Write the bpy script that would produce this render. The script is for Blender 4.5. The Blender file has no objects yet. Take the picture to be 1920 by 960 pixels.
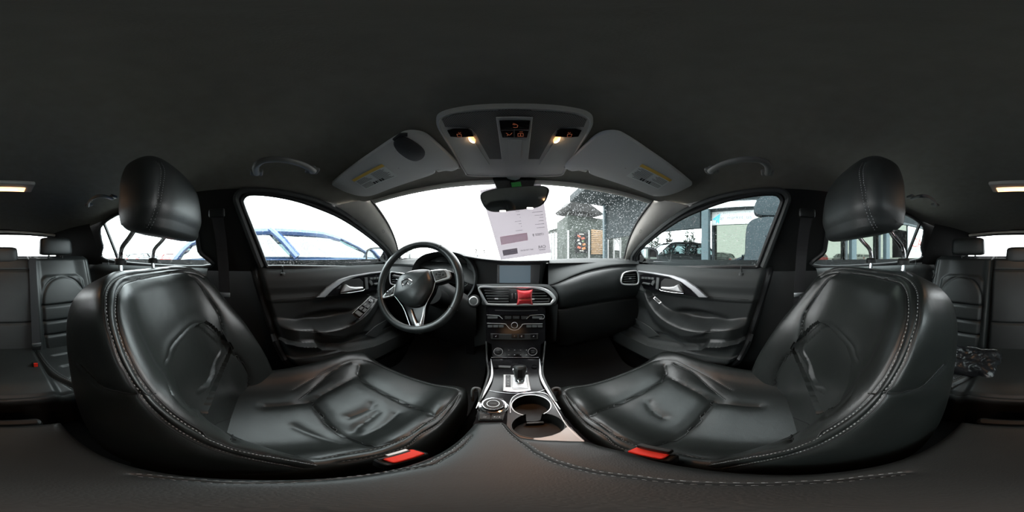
import bpy, math, random
import numpy as np
from mathutils import Vector, Matrix
rnd = random.Random(7)
np.random.seed(5)
SC = bpy.context.scene
COL = SC.collection
# ---------------------------------------------------------------- camera
cd = bpy.data.cameras.new('camera')
cam = bpy.data.objects.new('camera', cd); COL.objects.link(cam)
cd.type = 'PANO'
cd.panorama_type = 'EQUIRECTANGULAR'
cd.longitude_min, cd.longitude_max, cd.latitude_min, cd.latitude_max = -math.pi, math.pi, -math.pi/2, math.pi/2
cd.clip_start = 0.005; cd.clip_end = 500
cam.rotation_euler = (math.pi/2, 0, 0)
SC.camera = cam
# ---------------------------------------------------------------- world: bright overcast
W = bpy.data.worlds.new('overcast'); SC.world = W; W.use_nodes = True
nt = W.node_tree; nt.nodes.clear()
wo = nt.nodes.new('ShaderNodeOutputWorld'); bg = nt.nodes.new('ShaderNodeBackground')
tc = nt.nodes.new('ShaderNodeTexCoord'); nz = nt.nodes.new('ShaderNodeTexNoise'); cr_ = nt.nodes.new('ShaderNodeValToRGB')
nz.inputs['Scale'].default_value = 1.6; nz.inputs['Detail'].default_value = 3
cr_.color_ramp.elements[0].color = (.92, .94, .95, 1); cr_.color_ramp.elements[1].color = (1.0, 1.0, .99, 1)
nt.links.new(tc.outputs['Generated'], nz.inputs['Vector']); nt.links.new(nz.outputs['Fac'], cr_.inputs['Fac'])
nt.links.new(cr_.outputs['Color'], bg.inputs['Color']); nt.links.new(bg.outputs[0], wo.inputs[0])
bg.inputs['Strength'].default_value = 5.5
vs = SC.view_settings
vs.view_transform = 'Standard'; vs.look = 'None'; vs.gamma = 1.0; vs.use_curve_mapping = False; vs.exposure = 0.9
SC.cycles.max_bounces = 10; SC.cycles.diffuse_bounces = 5; SC.cycles.glossy_bounces = 5; SC.cycles.transmission_bounces = 8
SC.cycles.transparent_max_bounces = 12; SC.cycles.sample_clamp_indirect = 6; SC.cycles.use_denoising = True
SC.cycles.caustics_reflective = False
# ---------------------------------------------------------------- maths
def ray(px, py):
    a = (px-960)/1920*2*math.pi; e = (480-py)/960*math.pi
    return np.array((math.sin(a)*math.cos(e), math.cos(a)*math.cos(e), math.sin(e)))
def RX(px, py, x): d = ray(px, py); return d*(x/d[0])
def RY(px, py, y): d = ray(px, py); return d*(y/d[1])
def RZ(px, py, z): d = ray(px, py); return d*(z/d[2])
def RH(px, py, r): d = ray(px, py); return d*(r/math.hypot(d[0], d[1]))
def RP(px, py, pl): d = ray(px, py); p0, n = pl; return d*(np.dot(p0, n)/np.dot(d, n))
def plane(p0, n): n = np.array(n, float); return (np.array(p0, float), n/np.linalg.norm(n))
def RS(px, py): # left cabin side plane; mirrored for the right one
    d = ray(px, py); s = 1 if d[0] > 0 else -1
    return RP(px, py, plane((s*.74, 0, -.05), (s, 0, .387)))
def mx(P): P = np.array(P, float).copy(); P[..., 0] *= -1; return P
def catm(P, n=8, closed=False):
    P = np.asarray(P, float); k = len(P)
    if closed: Q = np.vstack([P[-1:], P, P[:2]]); segs = k
    else: Q = np.vstack([2*P[:1]-P[1:2], P, 2*P[-1:]-P[-2:-1]]); segs = k-1
    t = np.linspace(0, 1, n, endpoint=False)[:, None]; out = []
    for i in range(segs):
        a, b, c, d = Q[i], Q[i+1], Q[i+2], Q[i+3]
        out.append(.5*((2*b)+(c-a)*t+(2*a-5*b+4*c-d)*t*t+(3*b-a-3*c+d)*t**3))
    out = np.vstack(out)
    return out if closed else np.vstack([out, P[-1:]])
def resamp(P, n):
    P = np.asarray(P, float); L = np.r_[0, np.cumsum(np.linalg.norm(np.diff(P, axis=0), axis=1))]
    s = np.linspace(0, L[-1], n)
    return np.stack([np.interp(s, L, P[:, i]) for i in range(P.shape[1])], 1)
def plen(P): return float(np.linalg.norm(np.diff(np.asarray(P, float), axis=0), axis=1).sum())
def spl(xs, ys, x): # smooth interpolation of control values
    xs = np.asarray(xs, float); ys = np.asarray(ys, float); x = np.clip(x, xs[0], xs[-1])
    dl = np.diff(ys)/np.diff(xs); m = np.zeros(len(xs)); m[0] = dl[0]; m[-1] = dl[-1]
    for i in range(1, len(xs)-1): m[i] = 0 if dl[i-1]*dl[i] <= 0 else 2*dl[i-1]*dl[i]/(dl[i-1]+dl[i])
    i = np.clip(np.searchsorted(xs, x)-1, 0, len(xs)-2); h = xs[i+1]-xs[i]; t = (x-xs[i])/h
    return ys[i]*(2*t**3-3*t*t+1)+m[i]*h*(t**3-2*t*t+t)+ys[i+1]*(-2*t**3+3*t*t)+m[i+1]*h*(t**3-t*t)
def sst(a, b, x): t = np.clip((x-a)/(b-a), 0, 1); return t*t*(3-2*t)
def inpoly(px, py, poly):
    r = np.zeros(np.shape(px), bool); n = len(poly); j = n-1
    for i in range(n):
        xi, yi = poly[i][:2]; xj, yj = poly[j][:2]
        if yi != yj:
            r ^= ((yi > py) != (yj > py)) & (px < (xj-xi)*(py-yi)/(yj-yi)+xi)
        j = i
    return r
def dist_poly(V, P): # distance of every vertex to a dense polyline
    out = np.full(len(V), 1e9)
    for i in range(0, len(P), 40):
        d = ((V[:, None, :]-P[None, i:i+40, :])**2).sum(2).min(1); out = np.minimum(out, d)
    return np.sqrt(out)
# ---------------------------------------------------------------- mesh building
class MB:
    def __init__(s): s.v = []; s.f = []; s.n = 0
    def add(s, V, F):
        V = np.asarray(V, float).reshape(-1, 3); s.v.append(V)
        s.f += [tuple(int(i)+s.n for i in f) for f in F]; s.n += len(V); return s
    def grid(s, G, cu=False, cv=False, mask=None):
        G = np.asarray(G, float); n, m = G.shape[:2]; F = []
        for i in range(n if cu else n-1):
            for j in range(m if cv else m-1):
                if mask is not None and not mask[i, j]: continue
                a = i*m+j; b = ((i+1) % n)*m+j; c = ((i+1) % n)*m+(j+1) % m; d = i*m+(j+1) % m
                F.append((a, b, c, d))
        return s.add(G, F)
    def tube(s, P, r, seg=8, closed=False, flat=1.0, up=None, caps=True):
        P = np.asarray(P, float); k = len(P); r = np.full(k, r) if np.isscalar(r) else np.asarray(r, float)
        T = np.gradient(P, axis=0) if not closed else (np.roll(P, -1, 0)-np.roll(P, 1, 0))
        T /= np.linalg.norm(T, axis=1)[:, None]+1e-12
        u = np.array(up if up is not None else (0, 0, 1.), float)
        if abs(np.dot(u, T[0])) > .95 and up is None: u = np.array((1., 0, 0))
        R = []
        for i in range(k):
            w = u-np.dot(u, T[i])*T[i]; w /= np.linalg.norm(w)+1e-12
            if up is None: u = w
            b = np.cross(T[i], w); a = np.arange(seg)/seg*2*math.pi
            R.append(P[i]+r[i]*(np.cos(a)[:, None]*b+flat*np.sin(a)[:, None]*w))
        base = s.n; s.grid(np.array(R), cu=closed, cv=True)
        if caps and not closed: s.f += [tuple(base+i for i in range(seg))[::-1], tuple(base+(k-1)*seg+i for i in range(seg))]
        return s
    def sweep(s, P, N, prof, closed=False): # profile points (side, normal) carried along P with normals N
        P = np.asarray(P, float); N = np.asarray(N, float)
        if N.ndim == 1: N = np.tile(N, (len(P), 1))
        T = np.gradient(P, axis=0) if not closed else (np.roll(P, -1, 0)-np.roll(P, 1, 0)); T /= np.linalg.norm(T, axis=1)[:, None]+1e-12
        S = np.cross(T, N); S /= np.linalg.norm(S, axis=1)[:, None]+1e-12
        pr = np.asarray(prof, float)
        if pr.ndim == 2: pr = np.tile(pr, (len(P), 1, 1))
        R = P[:, None]+pr[:, :, :1]*S[:, None]+pr[:, :, 1:]*N[:, None]
        base = s.n; k, m = R.shape[:2]; s.grid(R, cu=closed, cv=True)
        if not closed: s.f += [tuple(base+i for i in range(m))[::-1], tuple(base+(k-1)*m+i for i in range(m))]
        return s
    def prism(s, poly, off, inset=0.0): # flat polygon pushed along off, the far face inset a little for a soft edge
        A = np.asarray(poly, float); off = np.asarray(off, float); c = A.mean(0); k = len(A); L = np.linalg.norm(off)
        if inset:
            e = np.roll(A, -1, 0)-np.roll(A, 1, 0); nrm = off/L; n2 = np.cross(e, nrm); n2 /= np.linalg.norm(n2, axis=1)[:, None]+1e-12
            sg = np.sign((n2*(A-c)).sum()); n2 *= sg
            B = A+off*max(0, 1-inset/L); Cc = A+off-n2*inset; rings = [A, B, Cc]
        else: rings = [A, A+off]
        b0 = s.n; V = np.vstack(rings); F = []
        for q in range(len(rings)-1):
            for i in range(k): F.append((q*k+i, q*k+(i+1) % k, (q+1)*k+(i+1) % k, (q+1)*k+i))
        F.append(tuple(range(k))[::-1]); F.append(tuple((len(rings)-1)*k+i for i in range(k)))
        return s.add(V, F)
    def box(s, c, sz, ax=None, bev=0.0):
        c = np.asarray(c, float); ax = np.eye(3) if ax is None else np.asarray(ax, float); h = np.asarray(sz, float)/2
        b = min(bev, h.min()*.9)
        if b <= 0:
            V = [c+sx*h[0]*ax[0]+sy*h[1]*ax[1]+sz_*h[2]*ax[2] for sx in (-1, 1) for sy in (-1, 1) for sz_ in (-1, 1)]
            return s.add(V, [(0, 1, 3, 2), (4, 6, 7, 5), (0, 4, 5, 1), (2, 3, 7, 6), (0, 2, 6, 4), (1, 5, 7, 3)])
        rings = []
        def ring(hx, hy, z, r):
            pts = []
            for qx, qy, a0 in ((1, 1, 0), (-1, 1, 90), (-1, -1, 180), (1, -1, 270)):
                for q in range(4):
                    a = math.radians(a0+q*30); pts.append(c+(qx*(hx-b)+r*math.cos(a))*ax[0]+(qy*(hy-b)+r*math.sin(a))*ax[1]+z*ax[2])
            return pts
        for z, r in ((-h[2], b*.35), (-h[2]+b*.3, b*.8), (-h[2]+b, b), (h[2]-b, b), (h[2]-b*.3, b*.8), (h[2], b*.35)):
            rings.append(ring(h[0], h[1], z, r))
        base = s.n; s.grid(np.array(rings), cv=True); s.f += [tuple(base+i for i in range(16))[::-1], tuple(base+80+i for i in range(16))]
        return s
    def lathe(s, prof, o, axis, seg=32, cap=True): # prof: (radius, height)
        o = np.asarray(o, float); z = np.asarray(axis, float); z /= np.linalg.norm(z)
        x = np.cross(z, (0, 0, 1.)); x = np.array((1., 0, 0)) if np.linalg.norm(x) < 1e-3 else x/np.linalg.norm(x); y = np.cross(z, x)
        a = np.arange(seg)/seg*2*math.pi
        G = np.array([[o+r*(math.cos(t)*x+math.sin(t)*y)+h*z for t in a] for r, h in prof])
        base = s.n; s.grid(G, cv=True); k = len(prof)
        if cap and prof[0][0] > 1e-5: s.f.append(tuple(base+i for i in range(seg)))
        if cap and prof[-1][0] > 1e-5: s.f.append(tuple(base+(k-1)*seg+i for i in range(seg)))
        return s
    def mir(s):
        s.v = [mx(v) for v in s.v]; s.f = [f[::-1] for f in s.f]; return s
    def build(s, name, mat, parent=None, smooth=True, angle=35):
        V = np.vstack(s.v)
        me = bpy.data.meshes.new(name); me.from_pydata(V.tolist(), [], s.f); me.validate(); me.update()
        if mat: me.materials.append(mat)
        o = bpy.data.objects.new(name, me); COL.objects.link(o)
        if smooth:
            me.polygons.foreach_set('use_smooth', [True]*len(me.polygons))
            try: me.set_sharp_from_angle(angle=math.radians(angle))
            except Exception: pass
        if parent is not None:
            o.parent = parent
            if parent.type == 'EMPTY' and parent.parent is None: o.location = tuple(-x for x in parent.location)
        return o
def tag(o, label=None, cat=None, group=None, kind=None):
    if label: o['label'] = label
    if cat: o['category'] = cat
    if group: o['group'] = group
    if kind: o['kind'] = kind
    return o
def thing(name, label, cat, loc=(0, 0, 0), group=None, kind=None):
    o = bpy.data.objects.new(name, None); COL.objects.link(o); o.location = tuple(float(v) for v in loc); o.empty_display_size = .05
    return tag(o, label, cat, group, kind)
def text(name, body, size, M, mat, parent=None, ext=.0002, align='CENTER'):
    c = bpy.data.curves.new(name, 'FONT'); c.body = body; c.size = size; c.extrude = ext; c.align_x = align; c.align_y = 'CENTER'
    c.materials.append(mat)
    t_ = bpy.data.objects.new(name, c); COL.objects.link(t_); bpy.context.view_layer.update()
    me = bpy.data.meshes.new_from_object(t_.evaluated_get(bpy.context.evaluated_depsgraph_get())); bpy.data.objects.remove(t_)
    me.transform(M)
    if not me.materials: me.materials.append(mat)
    me.name = name; o = bpy.data.objects.new(name, me); COL.objects.link(o)
    if parent is not None:
        o.parent = parent
        if parent.type == 'EMPTY' and parent.parent is None: o.location = tuple(-x for x in parent.location)
    return o
def frame(o, x, y): # 4x4 with local x,y axes
    x = np.array(x, float); x /= np.linalg.norm(x); y = np.array(y, float); y -= np.dot(y, x)*x; y /= np.linalg.norm(y); z = np.cross(x, y)
    return Matrix(((x[0], y[0], z[0], o[0]), (x[1], y[1], z[1], o[1]), (x[2], y[2], z[2], o[2]), (0, 0, 0, 1)))
# ---------------------------------------------------------------- materials
def mat(name, col, rough=.5, metal=0, spec=.5, bump=0, bscale=200, var=0, vscale=8, coat=0, emit=None, estr=0, sheen=0, vcol=None, wr=0):
    m = bpy.data.materials.new(name); m.use_nodes = True; n = m.node_tree; b = n.nodes['Principled BSDF']
    b.inputs['Base Color'].default_value = (*col, 1); b.inputs['Roughness'].default_value = rough; b.inputs['Metallic'].default_value = metal
    b.inputs['Specular IOR Level'].default_value = spec; b.inputs['Coat Weight'].default_value = coat; b.inputs['Sheen Weight'].default_value = sheen
    t = n.nodes.new('ShaderNodeTexCoord')
    if var:
        z = n.nodes.new('ShaderNodeTexNoise'); z.inputs['Scale'].default_value = vscale; z.inputs['Detail'].default_value = 5
        r = n.nodes.new('ShaderNodeValToRGB'); r.color_ramp.elements[0].position = .3; r.color_ramp.elements[1].position = .7
        r.color_ramp.elements[0].color = (*[c*(1-var) for c in col], 1); r.color_ramp.elements[1].color = (*(vcol or [min(1, c*(1+var)) for c in col]), 1)
        n.links.new(t.outputs['Object'], z.inputs['Vector']); n.links.new(z.outputs['Fac'], r.inputs['Fac']); n.links.new(r.outputs['Color'], b.inputs['Base Color'])
    last = None
    if bump:
        v = n.nodes.new('ShaderNodeTexVoronoi'); v.inputs['Scale'].default_value = bscale; v.feature = 'DISTANCE_TO_EDGE'
        bp = n.nodes.new('ShaderNodeBump'); bp.inputs['Strength'].default_value = bump; bp.inputs['Distance'].default_value = .0006
        n.links.new(t.outputs['Object'], v.inputs['Vector']); n.links.new(v.outputs['Distance'], bp.inputs['Height']); last = bp
    if wr:
        z2 = n.nodes.new('ShaderNodeTexNoise'); z2.inputs['Scale'].default_value = 26; z2.inputs['Detail'].default_value = 4; z2.inputs['Distortion'].default_value = .6
        b2 = n.nodes.new('ShaderNodeBump'); b2.inputs['Strength'].default_value = wr; b2.inputs['Distance'].default_value = .006
        n.links.new(t.outputs['Object'], z2.inputs['Vector']); n.links.new(z2.outputs['Fac'], b2.inputs['Height'])
        if last: n.links.new(last.outputs[0], b2.inputs['Normal'])
        last = b2
    if last: n.links.new(last.outputs[0], b.inputs['Normal'])
    if emit: b.inputs['Emission Color'].default_value = (*emit, 1); b.inputs['Emission Strength'].default_value = estr
    return m
LEATHER = mat('black_leather', (.016, .019, .018), .36, spec=.6, bump=.25, bscale=420, var=.25, vscale=5, wr=.10)
LEATHER2 = mat('matt_black_leather', (.020, .023, .023), .46, spec=.55, bump=.3, bscale=380, var=.2, wr=.06)
DASH = mat('dash_vinyl', (.055, .060, .060), .66, spec=.3, bump=.35, bscale=420)
PLAST = mat('dark_plastic', (.011, .012, .012), .50, spec=.4, bump=.3, bscale=500)
PLASTL = mat('grey_plastic', (.055, .06, .06), .5, spec=.5, bump=.2, bscale=500)
PIANO = mat('piano_black', (.005, .005, .006), .14, spec=.32)
RUB = mat('black_rubber', (.010, .011, .012), .45, spec=.5)
CHROME = mat('satin_chrome', (.82, .83, .84), .30, metal=.7)
CHROMEP = mat('polished_chrome', (.85, .86, .88), .09, metal=1)
ALU = mat('brushed_metal', (.55, .56, .58), .35, metal=1)
LINER = mat('headliner_fabric', (.285, .275, .245), .95, spec=.1, bump=.3, bscale=260, var=.06, vscale=30)
LINERP = mat('overhead_plastic', (.54, .54, .52), .6, spec=.35)
PILLAR = mat('pillar_trim', (.85, .81, .75), .75, spec=.3, bump=.3, bscale=260, var=.04, vscale=20)
VISOR = mat('visor_vinyl', (.78, .79, .78), .72, spec=.3, bump=.3, bscale=300)
CARPET = mat('black_carpet', (.004, .004, .004), .95, spec=.1, bump=.9, bscale=150)
THREAD = mat('grey_thread', (.30, .31, .31), .7, spec=.3)
SEAMM = mat('seam_cord', (.012, .013, .013), .5)
RED = mat('buckle_red', (.75, .03, .015), .3, spec=.6)
WEB = mat('belt_webbing', (.014, .014, .016), .7, bump=.6, bscale=600)
WHITEINK = mat('white_marking', (.55, .56, .56), .5)
MIRR = mat('mirror_glass', (.75, .80, .82), .03, metal=1)
# ---------------------------------------------------------------- glass with rain drops
def glass_mat(name, drops=.5, scale=260, tint=(.93, .96, .96), lo=.35, milk=.25):
    m = bpy.data.materials.new(name); m.use_nodes = True; n = m.node_tree; n.nodes.clear(); N = n.nodes.new; L = n.links.new
    out = N('ShaderNodeOutputMaterial'); tr = N('ShaderNodeBsdfTransparent'); gl = N('ShaderNodeBsdfGlossy'); gl.inputs['Roughness'].default_value = .02
    fr = N('ShaderNodeFresnel'); fr.inputs['IOR'].default_value = 1.35; mix = N('ShaderNodeMixShader')
    t = N('ShaderNodeTexCoord'); v = N('ShaderNodeTexVoronoi'); v.inputs['Scale'].default_value = scale; v.inputs['Randomness'].default_value = 1
    v2 = N('ShaderNodeTexVoronoi'); v2.inputs['Scale'].default_value = scale*.36
    L(t.outputs['Object'], v.inputs['Vector']); L(t.outputs['Object'], v2.inputs['Vector'])
    def ramp(a, b, src):
        r = N('ShaderNodeMapRange'); r.inputs['From Min'].default_value = a; r.inputs['From Max'].default_value = b; L(src, r.inputs['Value']); r.inputs['To Min'].default_value = 1; r.inputs['To Max'].default_value = 0; return r.outputs[0]
    d1 = ramp(.30, .42, v.outputs['Distance']); d2 = ramp(.18, .26, v2.outputs['Distance'])
    sep = N('ShaderNodeSeparateColor'); L(v.outputs['Color'], sep.inputs[0]); sep2 = N('ShaderNodeSeparateColor'); L(v2.outputs['Color'], sep2.inputs[0])
    def M(op, a, b):
        q = N('ShaderNodeMath'); q.operation = op
        for i, x in enumerate((a, b)):
            if isinstance(x, (int, float)): q.inputs[i].default_value = x
            else: L(x, q.inputs[i])
        return q.outputs[0]
    on1 = M('LESS_THAN', sep.outputs[0], drops); on2 = M('LESS_THAN', sep2.outputs[0], drops*.5)
    drop = M('MAXIMUM', M('MULTIPLY', d1, on1), M('MULTIPLY', d2, on2))
    # each drop dims what is behind it and scatters a little daylight
    dark = M('ADD', M('MULTIPLY', sep.outputs[1], 1-lo), lo)
    colm = N('ShaderNodeMix'); colm.data_type = 'RGBA'; L(drop, colm.inputs[0]); colm.inputs[6].default_value = (*tint, 1)
    cc = N('ShaderNodeCombineColor'); L(dark, cc.inputs[0]); L(dark, cc.inputs[1]); L(M('ADD', dark, .03), cc.inputs[2]); L(cc.outputs[0], colm.inputs[7])
    L(colm.outputs[2], tr.inputs['Color'])
    tl = N('ShaderNodeBsdfTranslucent'); tl.inputs['Color'].default_value = (.85, .9, .92, 1); m2 = N('ShaderNodeMixShader')
    L(M('MULTIPLY', M('MULTIPLY', drop, sep.outputs[2]), milk), m2.inputs[0]); L(tr.outputs[0], m2.inputs[1]); L(tl.outputs[0], m2.inputs[2])
    L(fr.outputs[0], mix.inputs[0]); L(m2.outputs[0], mix.inputs[1]); L(gl.outputs[0], mix.inputs[2]); L(mix.outputs[0], out.inputs[0])
    return m
G_SCREEN = glass_mat('windscreen_glass', .62, 165, lo=.12, milk=.16)
G_SIDE = glass_mat('side_glass', .6, 260, tint=(.78, .90, .91), lo=.35, milk=.16)
G_REAR = glass_mat('rear_glass', .35, 300, tint=(.80, .84, .85), lo=.6, milk=.1)
# ---------------------------------------------------------------- cabin shell
frac = np.array([-1, -.85, -.6, -.3, 0, .3, .6, .85, 1])
def roof_z(y):
    return spl([-1.5, -1.2, -.8, -.4, 0, .2, .4, .57], [.235, .30, .335, .348, .348, .335, .315, .287], y)
rows = []
for (xe, ye, ze, yc) in ((.53, .46, .25, .568), (.615, .36, .232, .44), (.632, .17, .258, .20), (.635, -.05, .273, -.04), (.645, -.4, .270, -.4),
                         (.645, -.8, .245, -.8), (.62, -1.15, .212, -1.17), (.56, -1.45, .19, -1.47)):
    zc = float(roof_z(np.array(yc)))
    rows.append([(f*xe, ye+(yc-ye)*(1-abs(f)**2), ze+(zc-ze)*(1-abs(f)**2.6)) for f in frac])
rows = np.array(rows)
g1 = np.stack([catm(rows[:, j], 8) for j in range(rows.shape[1])], 1)
G = np.stack([catm(g1[i], 6) for i in range(g1.shape[0])], 0)
CEIL = G
def ceil_z(x, y):
    P = CEIL.reshape(-1, 3); i = np.argmin((P[:, 0]-x)**2+(P[:, 1]-y)**2); return P[i, 2]
tag(MB().grid(G).build('ceiling', LINER), 'charcoal fabric headliner over the whole cabin', 'ceiling', kind='structure')
# header lip along the top of the windscreen
lip = G[0]
hd = MB().tube(lip+np.array((0, .008, -.004)), .014, 8, flat=.8)
tag(hd.build('trim_1', PILLAR), 'pale header trim along the top edge of the windscreen', 'trim', kind='structure')
# windscreen
top = catm([(-.545, .465, .256), (-.3, .545, .279), (0, .575, .290), (.3, .545, .279), (.545, .465, .256)], 10)
bot = catm([(-.69, .84, -.03), (-.38, .98, -.045), (0, 1.03, -.05), (.38, .98, -.045), (.69, .84, -.03)], 10)
WS = []
for k in range(21):
    t = k/20; r = top*(1-t)+bot*t; r = r+np.array((0, .03, .02))*math.sin(math.pi*t); WS.append(r)
WS = np.array(WS)
tag(MB().grid(WS).build('window_1', G_SCREEN), 'windscreen speckled with rain drops above the dashboard', 'window', kind='structure')
for s in (-1, 1):
    e = WS[:, 0 if s < 0 else -1]
    MBs = MB().tube(e+np.array((-s*.004, -.004, 0)), .006, 6)
    tag(MBs.build('trim_%d' % (2 if s < 0 else 3), RUB), 'black rubber seal along the %s windscreen edge' % ("driver's side" if s < 0 else "passenger's side"), 'trim', kind='structure')
# A pillars
outer = [RS(*p)+np.array((-.012, 0, -.004)) for p in ((622, 386), (655, 404), (690, 430), (718, 456), (740, 484), (746, 504))]
oc = catm(outer, 6); ic = resamp(WS[:, 0], len(oc))+np.array((.004, -.005, 0))
pg = []
for k in range(13):
    t = k/12; q = oc*(1-t)+ic*t; bul = math.sin(math.pi*t)**.8*.022
    nrm = np.array((.75, -.55, -.1)); pg.append(q+nrm*bul)
pg = np.array(pg)
for s in (-1, 1):
    b = MB().grid(pg); 
    if s > 0: b.mir()
    root = thing('trim_4' if s < 0 else 'trim_5', "pale grey fabric windscreen pillar on the %s" % ("driver's side beside the steering wheel" if s < 0 else "passenger's side, rising from the dash vent"), 'pillar', (s*.62, .65, .1), kind='structure')
    b.build('pillar_cover', PILLAR, root)
    # small airbag badge, a shallow raised outline
    c = RP(713, 410, plane((-.56, .55, .13), (.75, -.55, -.1))); ux = np.array((-.30, .62, -.5)); ux /= np.linalg.norm(ux); nn = np.array((.75, -.55, -.1)); nn /= np.linalg.norm(nn); uy = np.cross(nn, ux)
    c = pg[7, 14]+nn*.003
    ring = [c+ux*.011*sx*abs(math.cos(a))**.5+uy*.007*sy*abs(math.sin(a))**.5 for a in np.linspace(0, 2*math.pi, 24, endpoint=False) for sx, sy in [(math.copysign(1, math.cos(a)), math.copysign(1, math.sin(a)))]]
    b = MB().tube(ring, .0006, 5, closed=True, up=nn)
    if s > 0: b.mir()
    b.build('airbag_badge', mat('badge_line', (.2, .19, .17), .6) if s < 0 else bpy.data.materials['badge_line'], root)
# side walls with window openings
FW = [(560, 501), (515, 501), (501, 500.5), (496, 492), (485, 463), (470, 425), (457, 392), (453, 376), (462, 365), (482, 363), (520, 367), (560, 376), (600, 390), (640, 408), (680, 434), (712, 460), (727, 478), (728, 490), (727, 500)]
RW = [(381, 501), (374, 470), (368, 430), (362, 392), (345, 384), (300, 383), (250, 392), (218, 403), (195, 418), (187, 432), (192, 460), (200, 487)]
def sidepts(px, n=6): return catm([RS(*p) for p in px], n, closed=True)
fwl = sidepts(FW); rwl = sidepts(RW)
wallpoly = [(-1.5, -.07), (.95, -.07), (.95, -.03), (.85, .02), (.45, .245), (.17, .285), (-.05, .30), (-.4, .30), (-.8, .29), (-1.15, .26), (-1.5, .24)]
ys = np.arange(-1.5, .95, .0085); zs = np.arange(-.08, .31, .0085)
Y, Z = np.meshgrid(ys, zs, indexing='ij'); X = -(.74-.387*(Z+.05))
yc = (Y[:-1, :-1]+Y[1:, 1:])/2; zc = (Z[:-1, :-1]+Z[1:, 1:])/2
keep = inpoly(yc, zc, wallpoly) & ~inpoly(yc, zc, fwl[:, 1:]) & ~inpoly(yc, zc, rwl[:, 1:])
for s in (-1, 1):
    side = "driver's" if s < 0 else "passenger's"
    m = {'x': 0}
    b = MB().grid(np.stack([X-.012, Y, Z], 2), mask=keep)
    if s > 0: b.mir()
    tag(b.build('wall_left' if s < 0 else 'wall_right', PLAST), "dark inner body side with door pillars, %s side" % side, 'wall', kind='structure')
    for q, (w, nm, lab) in enumerate(((fwl, 'window_%d' % (2 if s < 0 else 3), "rain-speckled front side window beside the %s seat" % side), (rwl, 'window_%d' % (4 if s < 0 else 5), "rear side window behind the %s seat" % side))):
        root = thing(nm, lab, 'window', (s*.7, w[:, 1].mean(), .1), kind='structure')
        c = w.mean(0); pane = w*1.0; pane[:, 0] -= .014
        V = np.vstack([pane, pane+np.array((-.004, 0, 0))]); k = len(pane)
        b = MB().add(V, [tuple(range(k))])
        if s > 0: b.mir()
        b.build('pane', G_SIDE, root, smooth=False)
        b = MB().tube(w+np.array((.002, 0, 0)), .011, 8, closed=True, up=(1, 0, 0))
        if s > 0: b.mir()
        b.build('rubber_seal', RUB, root)
        cc = w-c; nrm2 = cc/np.linalg.norm(cc[:, 1:], axis=1)[:, None]; nrm2[:, 0] = 0
        w2 = w+nrm2*.022; w2[:, 0] += .010
        top_only = w2[w2[:, 2] > -.045] if q == 0 else None
        if q == 0:
            ii = np.where(w2[:, 2] > -.05)[0]; st = [i for i in ii if (i-1) % len(w2) not in ii][0]; seq = [(st+j) % len(w2) for j in range(len(ii))]
            b = MB().tube(w2[seq], .013, 8, flat=1, up=(1, 0, 0))
            if s > 0: b.mir()
            b.build('door_frame', PLASTL, root)
        else:
            a, d = RS(195, 418), RS(222, 487)
            b = MB().box((a+d)/2, (.02, .018, np.linalg.norm(a-d)), ax=(np.array((1, 0, 0)), np.cross((d-a)/np.linalg.norm(d-a), (1, 0, 0)), (d-a)/np.linalg.norm(d-a)), bev=.004)
            if s > 0: b.mir()
            b.build('divider_bar', RUB, root)
# rear hatch
hz = np.array([(-.50, -1.46, .188), (-.25, -1.475, .205), (0, -1.48, .212), (.25, -1.475, .205), (.50, -1.46, .188)])
hb = np.array([(-.60, -1.62, -.03), (-.3, -1.65, -.03), (0, -1.66, -.03), (.3, -1.65, -.03), (.60, -1.62, -.03)])
ht = catm(hz, 6); hbb = catm(hb, 6)
root = thing('window_6', 'rear window behind the back seat headrests', 'window', (0, -1.5, .1), kind='structure')
MB().grid(np.array([ht*(1-t)+hbb*t for t in np.linspace(0, 1, 6)])).build('pane', G_REAR, root)
MB().tube(np.vstack([hbb[:1], ht, hbb[-1:]]), .016, 8).build('rubber_seal', RUB, root)
MB().tube(ht+np.array((0, .03, .004)), .02, 8, flat=.6).build('header_trim', PILLAR, root)
b = MB()
b.add([(-.5, -1.46, .2), (-.5, -1.46, .3), (-.8, -1.46, .3), (-.8, -1.70, -.2), (-.6, -1.62, -.03)], [(0, 1, 2, 3, 4)])
b.add([(.5, -1.46, .2), (.5, -1.46, .3), (.8, -1.46, .3), (.8, -1.70, -.2), (.6, -1.62, -.03)], [(4, 3, 2, 1, 0)])
b.add([(-.8, -1.66, -.03), (.8, -1.66, -.03), (.8, -1.70, -.95), (-.8, -1.70, -.95)], [(0, 1, 2, 3)])
b.add([(-.6, -1.44, .185), (.6, -1.44, .185), (.6, -1.5, .30), (-.6, -1.5, .30)], [(0, 1, 2, 3)])
# C pillar covers turning in from the side walls to the hatch
for s in (-1, 1):
    pc = []
    for t in np.linspace(0, 1, 8):
        y = -1.0-.5*t; xin = .66-.15*t
        pc.append([(s*(xin+.07), y, -.07), (s*(xin+.02), y, .05), (s*(xin-.02), y, .16), (s*(xin-.045), y, .215), (s*(xin-.05), y, .28)])
    b.grid(np.array(pc))
tag(b.build('wall_back', PLAST), 'dark tailgate and rear pillar linings around the rear window', 'wall', kind='structure')
b = MB().add([(-.5, -1.1, -.05), (.5, -1.1, -.05), (.62, -1.64, -.05), (-.62, -1.64, -.05)], [(0, 1, 2, 3)])
tag(b.build('parcel_shelf', PLAST), 'black parcel shelf behind the back seat', 'shelf')
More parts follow.
